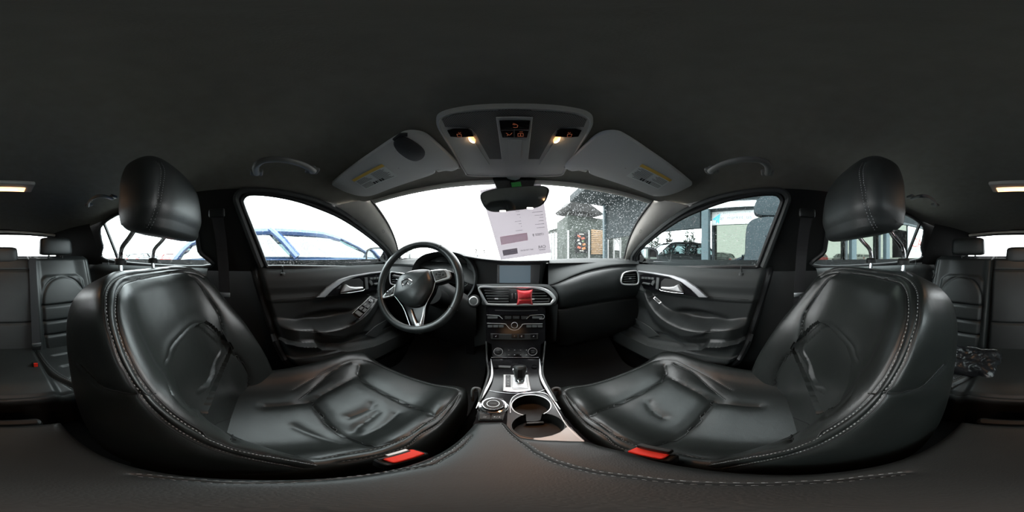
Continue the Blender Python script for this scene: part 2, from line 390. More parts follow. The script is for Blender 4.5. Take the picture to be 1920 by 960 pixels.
# floor, firewall
tag(MB().grid(np.array([[(x, y, -.82+.0*x + (.10*math.exp(-(x/.12)**2))) for x in np.linspace(-.8, .8, 33)] for y in np.linspace(-1.72, 1.25, 20)])).build('floor', CARPET), 'black carpeted cabin floor', 'floor', kind='structure')
tag(MB().add([(-.8, 1.2, -.9), (.8, 1.2, -.9), (.8, 1.08, -.05), (-.8, 1.08, -.05)], [(0, 1, 2, 3)]).build('wall_front', CARPET), 'dark bulkhead behind the footwells', 'wall', kind='structure')
for s in (-1, 1):
    tag(MB().add([(s*.80, -1.72, -.9), (s*.80, 1.25, -.9), (s*.80, 1.25, -.02), (s*.80, -1.72, -.02)], [(0, 1, 2, 3)]).build('trim_%d' % (6 if s < 0 else 7), PLAST), "black sill panel behind the %s side doors" % ("driver's" if s < 0 else "passenger's"), 'trim', kind='structure')
tag(MB().add([(-.9, 1.15, -.06), (.9, 1.15, -.06), (.75, .78, -.035), (-.75, .78, -.035)], [(0, 1, 2, 3)]).build('trim_8', RUB), 'black cowl strip under the base of the windscreen', 'trim', kind='structure')
# ---------------------------------------------------------------- upholstered surfaces with real seams
class Surf:
    def __init__(s, G, cv=False, flip=False):
        s.G = np.array(G, float); s.cv = cv; s.flip = flip; s.norm()
    def norm(s):
        G = s.G; du = np.gradient(G, axis=0)
        dv = (np.roll(G, -1, 1)-np.roll(G, 1, 1)) if s.cv else np.gradient(G, axis=1)
        N = np.cross(du, dv); N /= np.linalg.norm(N, axis=2)[..., None]+1e-12
        s.N = -N if s.flip else N
    def pix(s):
        V = s.G.reshape(-1, 3); N = s.N.reshape(-1, 3); D = V/np.linalg.norm(V, axis=1)[:, None]
        s.V = V; s.VN = N; s.D = D; s.face = (N*D).sum(1) < .12
        s.dist = np.linalg.norm(V, axis=1)
    def hit(s, px, py):
        d = ray(px, py); c = s.D@d; c2 = np.where(s.face, c, -2); cand = np.where(c2 > c2.max()-.0006)[0]
        i = cand[np.argmin(s.dist[cand])]; n = s.VN[i]; den = np.dot(d, n)
        if abs(den) < .12: return s.V[i].copy()
        t = np.dot(s.V[i], n)/den; p = d*t
        return p if np.linalg.norm(p-s.V[i]) < .02 else s.V[i].copy()
    def line(s, pts, step=.002, sm=14):
        s.pix(); P = np.array([s.hit(*p) for p in pts]); P = catm(P, 12); P = resamp(P, max(12, int(plen(P)/step)))
        for _ in range(sm): P[1:-1] = .5*P[1:-1]+.25*(P[:-2]+P[2:])
        return P
    def groove(s, P, depth=.004, w=.006, puff=0, pw=.03):
        V = s.G.reshape(-1, 3); d = dist_poly(V, P); n = s.N.reshape(-1, 3)
        k = -depth*np.exp(-(d/w)**2)
        if puff: k -= puff*np.exp(-(d/pw)**2)
        front = (n*V).sum(1) < .06*np.linalg.norm(V, axis=1)
        s.G = (V+n*(k*np.where(front, 1, 0))[:, None]).reshape(s.G.shape)
    def recess(s, poly, P, depth, w): # sink the panel enclosed by a seam
        s.pix(); V = s.V; az = np.degrees(np.arctan2(V[:, 0], V[:, 1]))/360*1920+960; el = 480-np.degrees(np.arctan2(V[:, 2], np.hypot(V[:, 0], V[:, 1])))/180*960
        ins = inpoly(az, el, poly) & ((s.VN*V).sum(1) < 0); d = dist_poly(V, P)
        k = np.where(ins, -depth*sst(0, w, d), 0.0); ko = np.where(~ins, depth*.35*np.exp(-(d/.02)**2)*((s.VN*V).sum(1) < 0), 0)
        s.G = (V+s.VN*(k+ko)[:, None]).reshape(s.G.shape)
    def snap(s, P, lift=.0008):
        s.norm(); s.pix(); out = []; ns = []
        for p in P:
            i = np.argmin(((s.V-p)**2).sum(1)); n = s.VN[i]; out.append(p-np.dot(p-s.V[i], n)*n+n*lift); ns.append(n)
        out = np.array(out); ns = np.array(ns)
        for _ in range(3): out[1:-1] = .5*out[1:-1]+.25*(out[:-2]+out[2:]); ns[1:-1] = .5*ns[1:-1]+.25*(ns[:-2]+ns[2:])
        return out, ns
def stitches(mb, P, N, ln=.0042, gap=.0026, r=.00055):
    L = plen(P); n = max(2, int(L/(ln+gap))); Q = resamp(P, n*4+1); M2 = resamp(N, len(Q)) if len(N) == len(P) else N
    for i in range(n):
        a, b = Q[i*4], Q[i*4+2]
        u = b-a; l = np.linalg.norm(u)
        if l < 1e-5: continue
        u /= l; nn = M2[i*4+1]; nn = nn/(np.linalg.norm(nn)+1e-9); side = np.cross(u, nn); m_ = (a+b)/2
        V = [a-side*r, a+side*r, m_-side*r*1.2+nn*r*1.3, m_+side*r*1.2+nn*r*1.3, b-side*r, b+side*r]
        mb.add(V, [(0, 1, 3, 2), (2, 3, 5, 4)])
def offs(P, N, d): # shift a line sideways along the surface
    T = np.gradient(P, axis=0); T /= np.linalg.norm(T, axis=1)[:, None]+1e-9; S = np.cross(T, N); return P+S*d
XC = -.382
def backrest_surface():
    nT = 215; t = np.linspace(0, 1, nT); t = 1-(1-t)**1.25
    cy = spl([0, .12, .35, .6, .85, 1], [-.035, -.055, -.105, -.17, -.232, -.262], t)
    cz = spl([0, .12, .35, .6, .85, 1], [-.66, -.57, -.40, -.235, -.095, -.018], t)
    w = spl([0, .2, .45, .7, .80, .88, .94, .98, 1], [.235, .255, .262, .257, .25, .233, .20, .15, .06], t)
    Bf = spl([0, .2, .45, .65, .85, .95, 1], [.12, .125, .105, .072, .042, .018, .0], t)
    T = spl([0, .4, .85, .94, .98, 1], [.14, .145, .13, .11, .085, .03], t)
    sh = spl([0, .85, .94, .98, 1], [0, 0, -.012, -.028, -.06], t)
    rows = []
    dy = np.gradient(cy); dz = np.gradient(cz); L = np.hypot(dy, dz)
    for i in range(nT):
        ny, nz_ = dz[i]/L[i], -dy[i]/L[i]   # forward normal
        if ny < 0: ny, nz_ = -ny, -nz_
        b, tt, ww = Bf[i], T[i], w[i]
        h = [(0, 0), (.25, .0), (.45, .002+.04*b), (.60, .28*b), (.73, .68*b), (.85, .95*b), (.94, b), (.985, .88*b), (1.0, .58*b), (1.005, .1*b-.015), (1.0, -.5*tt), (.965, -.86*tt), (.84, -tt), (.5, -tt-.006), (0, -tt-.01)]
        pts = [(s_*ww, d_+sh[i]) for s_, d_ in h]; full = pts+[(-a, d_) for a, d_ in pts[-2:0:-1]]
        full = catm(np.array(full), 9, closed=True)
        rows.append(np.stack([XC+full[:, 0], cy[i]+full[:, 1]*ny, cz[i]+full[:, 1]*nz_], 1))
    return np.array(rows)
def cushion_surface():
    n = 150; v = np.linspace(0, 1, n)
    cy = spl([0, .25, .5, .72, .84, .92, .97, 1], [-.13, .04, .22, .38, .455, .492, .50, .49], v)
    cz = spl([0, .25, .5, .72, .84, .92, .97, 1], [-.565, -.575, -.558, -.535, -.532, -.556, -.60, -.69], v)
    w = spl([0, .25, .55, .75, .86, .94, 1], [.245, .255, .262, .262, .25, .225, .21], v)
    up = spl([0, .3, .7, .85, .95, 1], [.9, 1, .8, .45, .15, 0], v)
    rows = []
    for i in range(n):
        h = [(0, 0), (.3, .0), (.5, .004), (.64, .018), (.76, .040), (.86, .052), (.94, .046), (.99, .022)]
        pts = [(a*w[i], z*up[i]) for a, z in h]+[(1.01*w[i], -.03*up[i]-.01), (1.01*w[i], -.09), (.99*w[i], -.16), (.95*w[i], -.20)]
        full = [(-a, z) for a, z in pts[:0:-1]]+pts; full = catm(np.array(full), 7)
        back = np.where(full[:, 1] < -.02, 1, 0)
        rows.append(np.stack([XC+full[:, 0], np.full(len(full), cy[i])-0*back, cz[i]+full[:, 1]], 1))
    return np.array(rows)
def headrest_surface():
    n = 60; t = np.linspace(0, 1, n)
    hw = spl([0, .04, .12, .3, .55, .8, .92, .98, 1], [.06, .105, .128, .140, .136, .112, .086, .058, .01], t)
    dp = spl([0, .04, .12, .3, .6, .85, .95, 1], [.03, .052, .064, .069, .066, .052, .036, .004], t)
    zc_ = spl([0, .06, .2, .5, .8, .94, 1], [.048, .055, .086, .155, .236, .268, .276], t)
    yc_ = spl([0, .3, .6, 1], [-.238, -.228, -.232, -.262], t)
    rows = []
    for i in range(n):
        h = [(0, 1.0), (.35, .99), (.65, .93), (.86, .76), (.97, .48), (1.0, .1), (.98, -.4), (.90, -.78), (.70, -.96), (.35, -1.0), (0, -1.0)]
        pts = [(a*hw[i], d_*dp[i]) for a, d_ in h]; full = pts+[(-a, d_) for a, d_ in pts[-2:0:-1]]
        full = catm(np.array(full), 5, closed=True)
        rows.append(np.stack([XC+.005+full[:, 0], yc_[i]+full[:, 1], np.full(len(full), zc_[i])-.012*(full[:, 1]/.06)*(t[i] < .15)], 1))
    return np.array(rows)
BR = backrest_surface(); CU = cushion_surface(); HR = headrest_surface()
def make_seat(s):
    who = "driver's" if s < 0 else "passenger's"
    root = thing('car_seat', ("black leather driver's seat behind the steering wheel" if s < 0 else "black leather front passenger's seat on the side away from the steering wheel"), 'seat', (s*.382, .15, -.8), 'front seats')
    def fin(b, name, m, par, **k):
        if s > 0: b.mir()
        return b.build(name, m, par, **k)
    st = MB(); cord = MB()
    # backrest
    S = Surf(BR, cv=True, flip=False)
    S.norm()
    if (S.N[60, 0]*np.array((0, 1, 0))).sum() < 0: S.flip = True; S.norm()
    def ipath(pts): # a line given by (height fraction, ring position)
        q = catm(np.array(pts, float), 14); n0, n1 = S.G.shape[:2]; P = []
        for r_, c_ in q:
            r_ = np.clip(r_, 0, .999)*(n0-1); i = int(r_); f_ = r_-i; c_ = c_ % n1; j = int(c_); g_ = c_-j; j2 = (j+1) % n1; j = j % n1
            P.append((S.G[i, j]*(1-f_)+S.G[i+1, j]*f_)*(1-g_)+(S.G[i, j2]*(1-f_)+S.G[i+1, j2]*f_)*g_)
        P = np.array(P); return resamp(P, int(plen(P)/.002))
    L1 = ipath([(.10, 65), (.3, 64), (.5, 63), (.68, 61), (.80, 58), (.88, 50), (.925, 38), (.942, 20), (.945, 0), (.942, -20), (.925, -38), (.88, -50), (.80, -58)])
    L2 = ipath([(.10, 53), (.3, 53), (.5, 53), (.66, 51), (.76, 48), (.84, 42), (.885, 30), (.90, 0), (.885, -30), (.84, -42), (.78, -46)])
    Lx = S.line([(262, 738), (282, 740), (300, 738)])
    Ly = S.line([(262, 740), (225, 738), (190, 728), (150, 705), (136, 690)])
    HXP = [(388, 776), (350, 762), (331, 722), (324, 675), (334, 648), (366, 612), (386, 602), (402, 613), (437, 652), (424, 682), (404, 732), (388, 776)]
    HX = S.line([(388, 776), (350, 762), (331, 722), (324, 675), (334, 648), (366, 612), (386, 602), (402, 613), (437, 652), (424, 682), (404, 732), (388, 776)])
    BO = S.line([(358, 500), (380, 518), (402, 552), (424, 590), (431, 628), (440, 655), (462, 688), (480, 722), (484, 770), (484, 815)])
    for P, dp_, w_, pf, pw in ((L1, .003, .004, .002, .012), (L2, .004, .005, .004, .022), (Lx, .003, .004, 0, 1), (Ly, .003, .004, .002, .012), (HX, .003, .005, .002, .03), (BO, .007, .005, .005, .022)):
        S.groove(P, dp_, w_, pf, pw)
    S.norm(); S.recess(HXP, HX, .013, .012)
    S.norm()
    back = fin(MB().grid(S.G, cv=True, mask=None), 'backrest', LEATHER, root)
    for P, o_, w_ in ((L1, .0035, 1), (L2, .0035, 1)):
        Q, n_ = S.snap(P, .0004)
        Qo, n2 = S.snap(offs(Q, n_, -o_ if P is L2 else o_), .0006); stitches(st, Qo, n2)
    for P in (L1, L2, Lx, Ly, BO):
        Q, n_ = S.snap(P, .0002); cord.tube(Q[::2], .0011, 5)
    fin(st, 'backrest_stitching', THREAD, back, smooth=False); fin(cord, 'backrest_seam', SEAMM, back)
    # cushion
    st = MB(); cord = MB()
    S = Surf(CU); 
    if S.N[60, 42*1, 2] < 0: S.flip = True; S.norm()
    C1 = S.line([(866, 727), (850, 745), (812, 767), (770, 792), (735, 815), (694, 834), (640, 847), (595, 856)])
    C2 = S.line([(676, 674), (666, 699), (720, 732), (765, 752), (812, 767)])
    C2b = S.line([(672, 690), (640, 710), (610, 726), (582, 740), (540, 748), (505, 752)])
    C3 = S.line([(582, 740), (594, 762), (614, 786), (655, 817), (694, 834)])
    C4 = S.line([(565, 738), (580, 722), (600, 705), (627, 686), (668, 672)])
    C5 = S.line([(876, 732), (868, 764), (845, 790), (812, 815), (772, 837), (718, 855), (640, 868)])
    C6 = S.line([(872, 726), (850, 713), (807, 694), (770, 681), (736, 671), (694, 666), (662, 667), (626, 682), (590, 702), (550, 722)])
    for P, dp_, w_, pf, pw in ((C1, .004, .005, .004, .02), (C2, .005, .006, .007, .03), (C2b, .004, .005, .005, .02), (C3, .006, .006, .008, .03), (C4, .004, .004, .004, .02), (C5, .003, .004, .002, .01), (C6, .002, .003, .001, .01)):
        S.groove(P, dp_, w_, pf, pw)
    wr = [[(706, 762), (690, 772), (668, 790), (655, 800)], [(738, 766), (722, 776), (700, 792), (672, 806)], [(700, 748), (680, 758), (655, 772)], [(560, 790), (590, 808), (640, 822)]] if s < 0 else [[(700, 745), (690, 760), (672, 772)]]
    for q in wr: S.groove(S.line(q), .0035, .007, .003, .02)
    S.norm()
    cu = fin(MB().grid(S.G), 'seat_cushion', LEATHER, root)
    for P, o_ in ((C1, -.004), (C5, .0035), (C6, .0035), (C4, .003)):
        Q, n_ = S.snap(P, .0004); Qo, n2 = S.snap(offs(Q, n_, o_), .0006); stitches(st, Qo, n2)
    for P in (C1, C2, C2b, C3, C4, C5, C6):
        Q, n_ = S.snap(P, .0002); cord.tube(Q[::2], .0011, 5)
    fin(st, 'cushion_stitching', THREAD, cu, smooth=False); fin(cord, 'cushion_seam', SEAMM, cu)
    # headrest
    st = MB()
    S = Surf(HR, cv=True)
    if S.N[30, 0, 1] < 0: S.flip = True; S.norm()
    H1 = S.line([(306, 291), (305, 320), (301, 350), (294, 385), (282, 415), (272, 433)]); H2 = S.line([(311, 291), (310, 320), (306, 352), (299, 388), (287, 418), (277, 436)])
    S.groove(H1, .003, .005, .003, .02)
    hr = fin(MB().grid(S.G, cv=True), 'headrest', LEATHER2, root)
    for P in (H1, H2): Q, n_ = S.snap(P, .0006); stitches(st, Q, n_, .0035, .003)
    fin(st, 'headrest_stitching', THREAD, hr, smooth=False)
    for xo in (-.302, -.452):
        P = catm([(xo, -.328, -.05), (xo, -.332, -.01), (xo, -.325, .022), (xo, -.295, .050), (xo, -.262, .085)], 8)
        fin(MB().tube(P, .0068, 12), 'headrest_post', CHROMEP, hr)
        fin(MB().lathe([(.0, -.012), (.016, -.012), (.017, .0), (.014, .005), (.009, .006)], (xo, -.331, -.012), (0, 0, 1), 20), 'post_guide', PLAST, hr)
    # base, side trim, rails, recliner
    fin(MB().box((XC, .17, -.72), (.42, .56, .12), bev=.03), 'seat_base', PLAST, root)
    tr = MB().box((-.648, .12, -.66), (.03, .44, .12), bev=.02); fin(tr, 'side_trim', PLAST, root)
    for xo in (-.56, -.20): fin(MB().box((xo, .15, -.79), (.045, .62, .05), bev=.008), 'seat_rail', ALU, root)
    return root
DS = make_seat(-1); PS = make_seat(1)
# ---------------------------------------------------------------- front doors
def onp(pl, pts, lift=0.0): return np.array([RP(x, y, pl)+pl[1]*lift for x, y in pts])
def to_cam(pl): # flip the plane's normal towards the viewer
    return (pl[0], -pl[1]) if np.dot(pl[0], pl[1]) > 0 else pl
def door_surface():
    ny, nz = 190, 170
    zz = -.052-(.60)*np.linspace(0, 1, nz)**1.0
    G = np.zeros((ny, nz, 3))
    ye = spl([-.66, -.55, -.29, -.05], [.27, .15, .065, -.002], zz)
    u = np.linspace(0, 1, ny)[:, None]; Y = ye[None]+(.93-ye[None])*u; Z = np.tile(zz, (ny, 1))
    # armrest ridge traced from its top edge
    ar = np.array([RX(x, y, -.665) for x, y in ((516, 617), (560, 622), (610, 623), (640, 617), (668, 604), (690, 588), (706, 571), (716, 553))])
    za = np.interp(Y, ar[:, 1], ar[:, 2])
    h = .042*(1-np.exp(-((-.052-Z)/.016)))+.006*np.exp(-((Z+.10)/.03)**2)
    zl = -.208
    h -= .016*sst(.0, .045, -.135-Z+.03*sst(.2, .6, Y)*0)*(Z > -.5)
    h -= .010*sst(0, .01, zl-Z)
    h += -.004*np.exp(-((Z-zl)/.004)**2)
    dz = Z-za; amp = .070*(1-sst(.50, .78, Y)*.75)*sst(-.02, .10, Y-np.interp(Z, zz[::-1], ye[::-1]))
    hr_ = np.where(dz > 0, 1-sst(0, .040, dz), 1-sst(.03, .15, -dz)*.85); h += amp*hr_
    # grab recess behind the switch panel
    rc = np.exp(-(((Y-.33)/.13)**2+((Z+.315)/.035)**2)**2); h -= .045*rc*(dz > -.012)
    # lower pocket
    lip = np.array([RX(x, y, -.68) for x, y in ((520, 641), (560, 640), (588, 641), (600, 650), (650, 655), (700, 646), (760, 620))])
    zp = np.interp(Y, lip[:, 1], lip[:, 2]); q = zp-Z
    h += .040*sst(-.004, .004, q)*(1-sst(.10, .2, q)*.6); h -= .02*sst(-.09, -.06, q*1.0)*(1-sst(-.02, 0, q))*sst(.1, .25, Y)
    h += -.03*(1-sst(0, .03, Y-ye[None]))
    G[..., 0] = -(.742-h); G[..., 1] = Y; G[..., 2] = Z
    return G, za, zp
DG, DZA, DZP = door_surface()
def door_x(y, z): # inner surface at y, z
    P = DG.reshape(-1, 3); i = np.argmin((P[:, 1]-y)**2+(P[:, 2]-z)**2); return P[i, 0]
DPI = Surf(DG); 
if DPI.N[90, 80, 0] < 0: DPI.flip = True; DPI.norm()
TRP = to_cam(plane((-.695, .4, -.14), (1, 0, .10)))
SWP = to_cam(plane(RX(683, 577, -.645), (1, -.35, .75)))
for s in (-1, 1):
    who = "driver's" if s < 0 else "passenger's"
    root = thing('door_%d' % (1 if s < 0 else 2), ("black front door beside the steering wheel with a four-switch window panel" if s < 0 else "black front door beside the passenger's seat with a single window switch"), 'door', (s*.72, .4, -.35), 'front doors', 'structure')
    def fin(b, name, m, par=root, **k):
        if s > 0: b.mir()
        return b.build(name, m, par, **k)
    Zc = (DG[:-1, :-1, 2]+DG[1:, 1:, 2])/2; za = DZA[:-1, :-1]; zp = DZP[:-1, :-1]
    m1 = Zc > -.208; m2 = ~m1 & (Zc > za+.002); m3 = ~m1 & ~m2 & (Zc > za-.10); m4 = ~m1 & ~m2 & ~m3
    fin(MB().grid(DG, mask=m1), 'shoulder_pad', DASH); fin(MB().grid(DG, mask=m2), 'insert_panel', LEATHER2)
    fin(MB().grid(DG, mask=m3), 'armrest', LEATHER2); fin(MB().grid(DG, mask=m4), 'lower_panel', PLASTL)
    P = [DPI.hit(*p) for p in ()]
    # seams: two rows along the insert and one along the armrest
    DPI.pix(); sm = MB(); 
    for pts in (((520, 571), (560, 567), (620, 561), (680, 553), (708, 548)), ((516, 620), (560, 625), (612, 626), (645, 620), (676, 604), (700, 583), (716, 560))):
        L = DPI.line(pts); sm.tube(L[::3]+np.array((.001, 0, 0)), .0013, 5)
    fin(sm, 'seam', SEAMM)
    # swoosh trim
    bl = [(606, 557), (622, 545), (640, 531), (662, 521.5), (692, 516), (712, 513.5), (719, 515), (718, 530), (712, 541), (690, 546), (650, 551)]
    fin(MB().prism(onp(TRP, bl), TRP[1]*.008, .003), 'gloss_panel', PIANO)
    cs = [(591, 556.5), (611, 538), (632, 524), (656, 516.5), (690, 511), (720, 507.5), (720, 511), (692, 514.5), (662, 520), (641, 529), (623, 542.5), (607, 557.5)]
    fin(MB().prism(onp(TRP, cs, .004), TRP[1]*.012, .004), 'trim_strip', ALU)
    rc = [(636, 547), (640, 531), (650, 524), (672, 522), (679, 528), (680, 541), (660, 546)]
    fin(MB().prism(onp(TRP, rc, .004), TRP[1]*.006, .002), 'handle_bezel', PLAST)
    hp = [(635.5, 548), (639, 541), (643.5, 532.5), (647, 534), (652, 536.6), (662, 538), (675.5, 537.4), (677, 540), (674, 542.5), (655, 545), (645, 547)]
    fin(MB().prism(onp(TRP, hp, .012), TRP[1]*.016, .007), 'door_handle', CHROME)
    fin(MB().tube(onp(TRP, [(636, 550), (656, 548), (678, 544.5), (681, 542)], .013), .0016, 6), 'handle_rim', CHROME)
    b = [(680.5, 521), (686, 520), (688, 541), (682.5, 543)]
    fin(MB().prism(onp(TRP, b, .008), TRP[1]*.008, .002), 'mirror_fold_switch', PLASTL)
    for k in range(4):
        x = 691+k*6.1; fin(MB().prism(onp(TRP, [(x, 520.5-k*.4), (x+5.2, 520-k*.4), (x+5.4, 524-k*.4), (x+.4, 524.5-k*.4)], .008), TRP[1]*.005, .001), 'memory_button', PLASTL)
    fin(MB().prism(onp(TRP, [(689, 525), (693, 526), (696, 533), (692, 536), (688, 530)], .008), TRP[1]*.012, .003), 'seat_back_control', PLASTL)
    fin(MB().prism(onp(TRP, [(697, 531), (711, 529), (713, 532), (699, 535)], .008), TRP[1]*.012, .003), 'seat_base_control', PLASTL)
    # switch panel
    if s < 0:
        cr4 = [(659.5, 589), (694, 556), (707.5, 562), (673, 598.5)]
        fr_ = fin(MB().prism(onp(SWP, cr4), SWP[1]*.006, .002), 'switch_panel', PIANO)
        A, B, C_, D_ = onp(SWP, cr4, .0065)
        def q(u, v): return (A*(1-u)+B*u)*(1-v)+(D_*(1-u)+C_*u)*v
        fin(MB().tube([q(0, 0), q(1, 0), q(1, 1), q(0, 1)], .0012, 5, closed=True, up=SWP[1]), 'panel_rim', CHROME, fr_)
        for u0, u1 in ((.06, .22), (.26, .40), (.42, .56)):
            for v0, v1 in ((.1, .46), (.54, .9)):
                pass
        for (u0, u1, v0, v1) in ((.05, .22, .1, .9), (.27, .43, .08, .46), (.27, .43, .54, .92), (.47, .62, .08, .46), (.47, .62, .54, .92)):
            fin(MB().prism([q(u0, v0), q(u1, v0), q(u1, v1), q(u0, v1)], SWP[1]*.008, .003), 'window_switch', PLASTL, fr_)
        fin(MB().lathe([(.0085, 0), (.0085, .004), (.007, .006), (0, .006)], q(.79, .5), SWP[1], 20), 'mirror_joystick', PLASTL, fr_)
        fin(MB().tube([q(.79, .5)+.0098*(math.cos(a)*(q(1, .5)-q(0, .5))/np.linalg.norm(q(1, .5)-q(0, .5))+math.sin(a)*(q(.5, 1)-q(.5, 0))/np.linalg.norm(q(.5, 1)-q(.5, 0)))+SWP[1]*.001 for a in np.linspace(0, 2*math.pi, 20, endpoint=False)], .0007, 5, closed=True, up=SWP[1]), 'joystick_ring', CHROME, fr_)
        for v in (.12, .5): fin(MB().prism([q(.92, v), q(.985, v), q(.985, v+.3), q(.92, v+.3)], SWP[1]*.003, .001), 'mirror_button', PLASTL, fr_)
    else:
        cr4 = [(679, 567), (691, 556.5), (695, 560), (683.5, 570.5)]
        fr_ = fin(MB().prism(onp(SWP, cr4), SWP[1]*.006, .002), 'switch_panel', CHROME)
        A, B, C_, D_ = onp(SWP, cr4, .0065)
        def q(u, v): return (A*(1-u)+B*u)*(1-v)+(D_*(1-u)+C_*u)*v
        fin(MB().prism([q(.12, .16), q(.88, .16), q(.88, .84), q(.12, .84)], SWP[1]*.006, .003), 'window_switch', PLAST, fr_)
    # speaker cover low at the front
    SP = to_cam(plane((-.712, .6, -.4), (1, 0, 0)))
    fin(MB().prism(onp(SP, [(733, 592), (722, 600), (702, 612), (684, 628), (704, 633), (714, 622)]), SP[1]*.004, .002), 'speaker_cover', PLASTL)
    # lock pin with its moulded seat
    p = RX(530, 511, -.708)
    fin(MB().lathe([(.013, -.012), (.012, -.003), (.006, .001), (.004, .0015)], p, (0, 0, 1), 20), 'lock_pin_collar', DASH)
    fin(MB().lathe([(.0042, 0), (.0038, .012), (.0046, .022), (.0042, .028), (0, .029)], p, (0, 0, 1), 12), 'lock_pin', RUB)
    # rubber edge down the rear of the door
    ed = DG[0][::6]+np.array((.0, -.012, 0)); up_ = RS(480, 452)
    fin(MB().tube(np.vstack([ed]), .016, 8), 'edge_seal', RUB)
    # wing mirror outside
    mc = np.array((-.945, .86, -.005)); N_ = np.array((.16, -1, .0)); N_ /= np.linalg.norm(N_); ux = np.array((1, .16, 0)); ux /= np.linalg.norm(ux); uz = np.array((0, 0, 1.))
    rings = []
    for d_, sc_ in ((0, .98), (-.012, 1.03), (-.04, 1.0), (-.08, .85), (-.11, .6), (-.125, .25)):
        rings.append([mc-N_*(-d_)*-1*-1+ux*(.115*sc_*math.copysign(abs(math.cos(a))**.6, math.cos(a)))+uz*(.075*sc_*math.copysign(abs(math.sin(a))**.6, math.sin(a))) for a in np.linspace(0, 2*math.pi, 36, endpoint=False)])
    ho = MB().grid(np.array(rings), cv=True); ho.f.append(tuple(range(180, 216)))
    ho.box(mc+np.array((.13, .03, -.045)), (.09, .05, .04), bev=.015)
    CARB = bpy.data.materials.get('mirror_shell') or mat('mirror_shell', (.03, .045, .05), .3, coat=.4)
    wm = fin(ho, 'wing_mirror', CARB)
    pl_ = [mc+N_*.002+ux*(.100*math.copysign(abs(math.cos(a))**.65, math.cos(a)))+uz*(.064*math.copysign(abs(math.sin(a))**.65, math.sin(a))) for a in np.linspace(0, 2*math.pi, 36, endpoint=False)]
    fin(MB().add(pl_, [tuple(range(36))]), 'mirror_glass', MIRR, wm, smooth=False)
    fin(MB().tube(pl_, .005, 6, closed=True, up=N_), 'mirror_rim', RUB, wm)
# rear doors: a simple shaped inner panel each
for s in (-1, 1):
    root = thing('door_%d' % (3 if s < 0 else 4), "dark rear door beyond the front %s seat, with lock pin" % ("driver's" if s < 0 else "passenger's"), 'door', (s*.72, -.6, -.35), 'rear doors', 'structure')
    yy = np.linspace(-1.15, -.22, 40); z2 = np.linspace(-.05, -.62, 50); G = np.zeros((40, 50, 3))
    for i, y in enumerate(yy):
        h = .045*(1-np.exp(-((-.05-z2)/.016)))-.012*sst(.10, .14, -z2)+.045*np.exp(-((z2+.30)/.04)**2)
        G[i, :, 0] = -(.742-h); G[i, :, 1] = y; G[i, :, 2] = z2
    b = MB().grid(G)
    if s > 0: b.mir()
    b.build('door_panel', DASH, root)
    p = (s*.705, -.90, -.05); MB().lathe([(.010, -.01), (.006, .002), (.0036, .004), (.003, .012), (.004, .02), (0, .024)], p, (0, 0, 1), 12).build('lock_pin', PLAST, root)
# belts on the B pillars
for s in (-1, 1):
    root = thing('seat_belt', ("black seat belt hanging on the pillar behind the driver's door" if s < 0 else "black seat belt hanging on the pillar behind the front passenger's door"), 'seat belt', (s*.66, -.14, 0), 'front seat belts')
    a = np.array([(-.617, -.15, .165), (-.640, -.145, .10), (-.672, -.14, 0), (-.69, -.135, -.15), (-.70, -.13, -.35), (-.70, -.13, -.6)]); c = catm(a, 6)
    b = MB().sweep(c, (1, 0, .2), [(-.023, -.0008), (.023, -.0008), (.023, .0008), (-.023, .0008)])
    if s > 0: b.mir()
    b.build('webbing', WEB, root, smooth=False)
    b = MB().box((-.612, -.15, .17), (.018, .065, .035), bev=.008)
    if s > 0: b.mir()
    b.build('shoulder_guide', PLAST, root)
    b = MB().box((-.688, -.14, -.17), (.008, .06, .02), bev=.003)
    if s > 0: b.mir()
    b.build('latch_tongue', ALU, root)
# ---------------------------------------------------------------- dashboard
dash = thing('dashboard', 'black soft-touch dashboard with chrome-ringed vents below the windscreen', 'dashboard', (0, .8, -.2))
def bd(b, name, m, par=dash, **k): return b.build(name, m, par, **k)
def smooth_grid(R, a=6, b=6):
    R = np.asarray(R, float); g = np.stack([catm(R[:, j], a) for j in range(R.shape[1])], 1); return np.stack([catm(g[i], b) for i in range(g.shape[0])], 0)
colp = [1028, 1046, 1075, 1110, 1150, 1198]
fold = [(1028, 536.5), (1046, 531), (1075, 519), (1110, 508), (1150, 501.5), (1198, 499)]
yA = [1.0, .99, .96, .92, .86, .78]; yB = [.90, .89, .87, .84, .80, .765]; yF = [.745, .735, .735, .74, .745, .752]
crest = [487, 486, 484.5, 484, 485.5, 490]
def right_pad():
    A = [RY(p, 491, y) for p, y in zip(colp, yA)]; B = [RY(p, c, y) for p, c, y in zip(colp, crest, yB)]
    B2 = [RY(p, c+3+.25*(f[1]-c), (yb+yf)/2-.01) for p, c, f, yb, yf in zip(colp, crest, fold, yB, yF)]
    C = [RY(f[0], f[1]-5, y+.004) for f, y in zip(fold, yF)]; F = [RY(f[0], f[1], y+.010) for f, y in zip(fold, yF)]
    return np.array([A, B, B2, C, F])
RPAD = smooth_grid(right_pad())
bd(MB().grid(RPAD), 'upper_pad', DASH)
bot_ = [(1042, 574), (1050, 579), (1075, 575), (1110, 569), (1150, 563), (1198, 556)]
def low_pad():
    rows = []
    for t, dy, in ((0, .006), (.08, -.022), (.3, -.045), (.6, -.055), (.88, -.045), (1, -.02)):
        rows.append([RY(f[0]*(1-t)+b[0]*t+(10*math.sin(math.pi*t)**.7 if k_ == 0 else 0), f[1]*(1-t)+b[1]*t, y+dy*(.15, .6, 1, 1, 1, 1)[k_]+(.02*t)) for k_, (f, b, y) in enumerate(zip(fold, bot_, yF))])
    return np.array(rows)
LPAD = smooth_grid(low_pad()); bd(MB().grid(LPAD), 'passenger_pad', LEATHER2)
gl = []
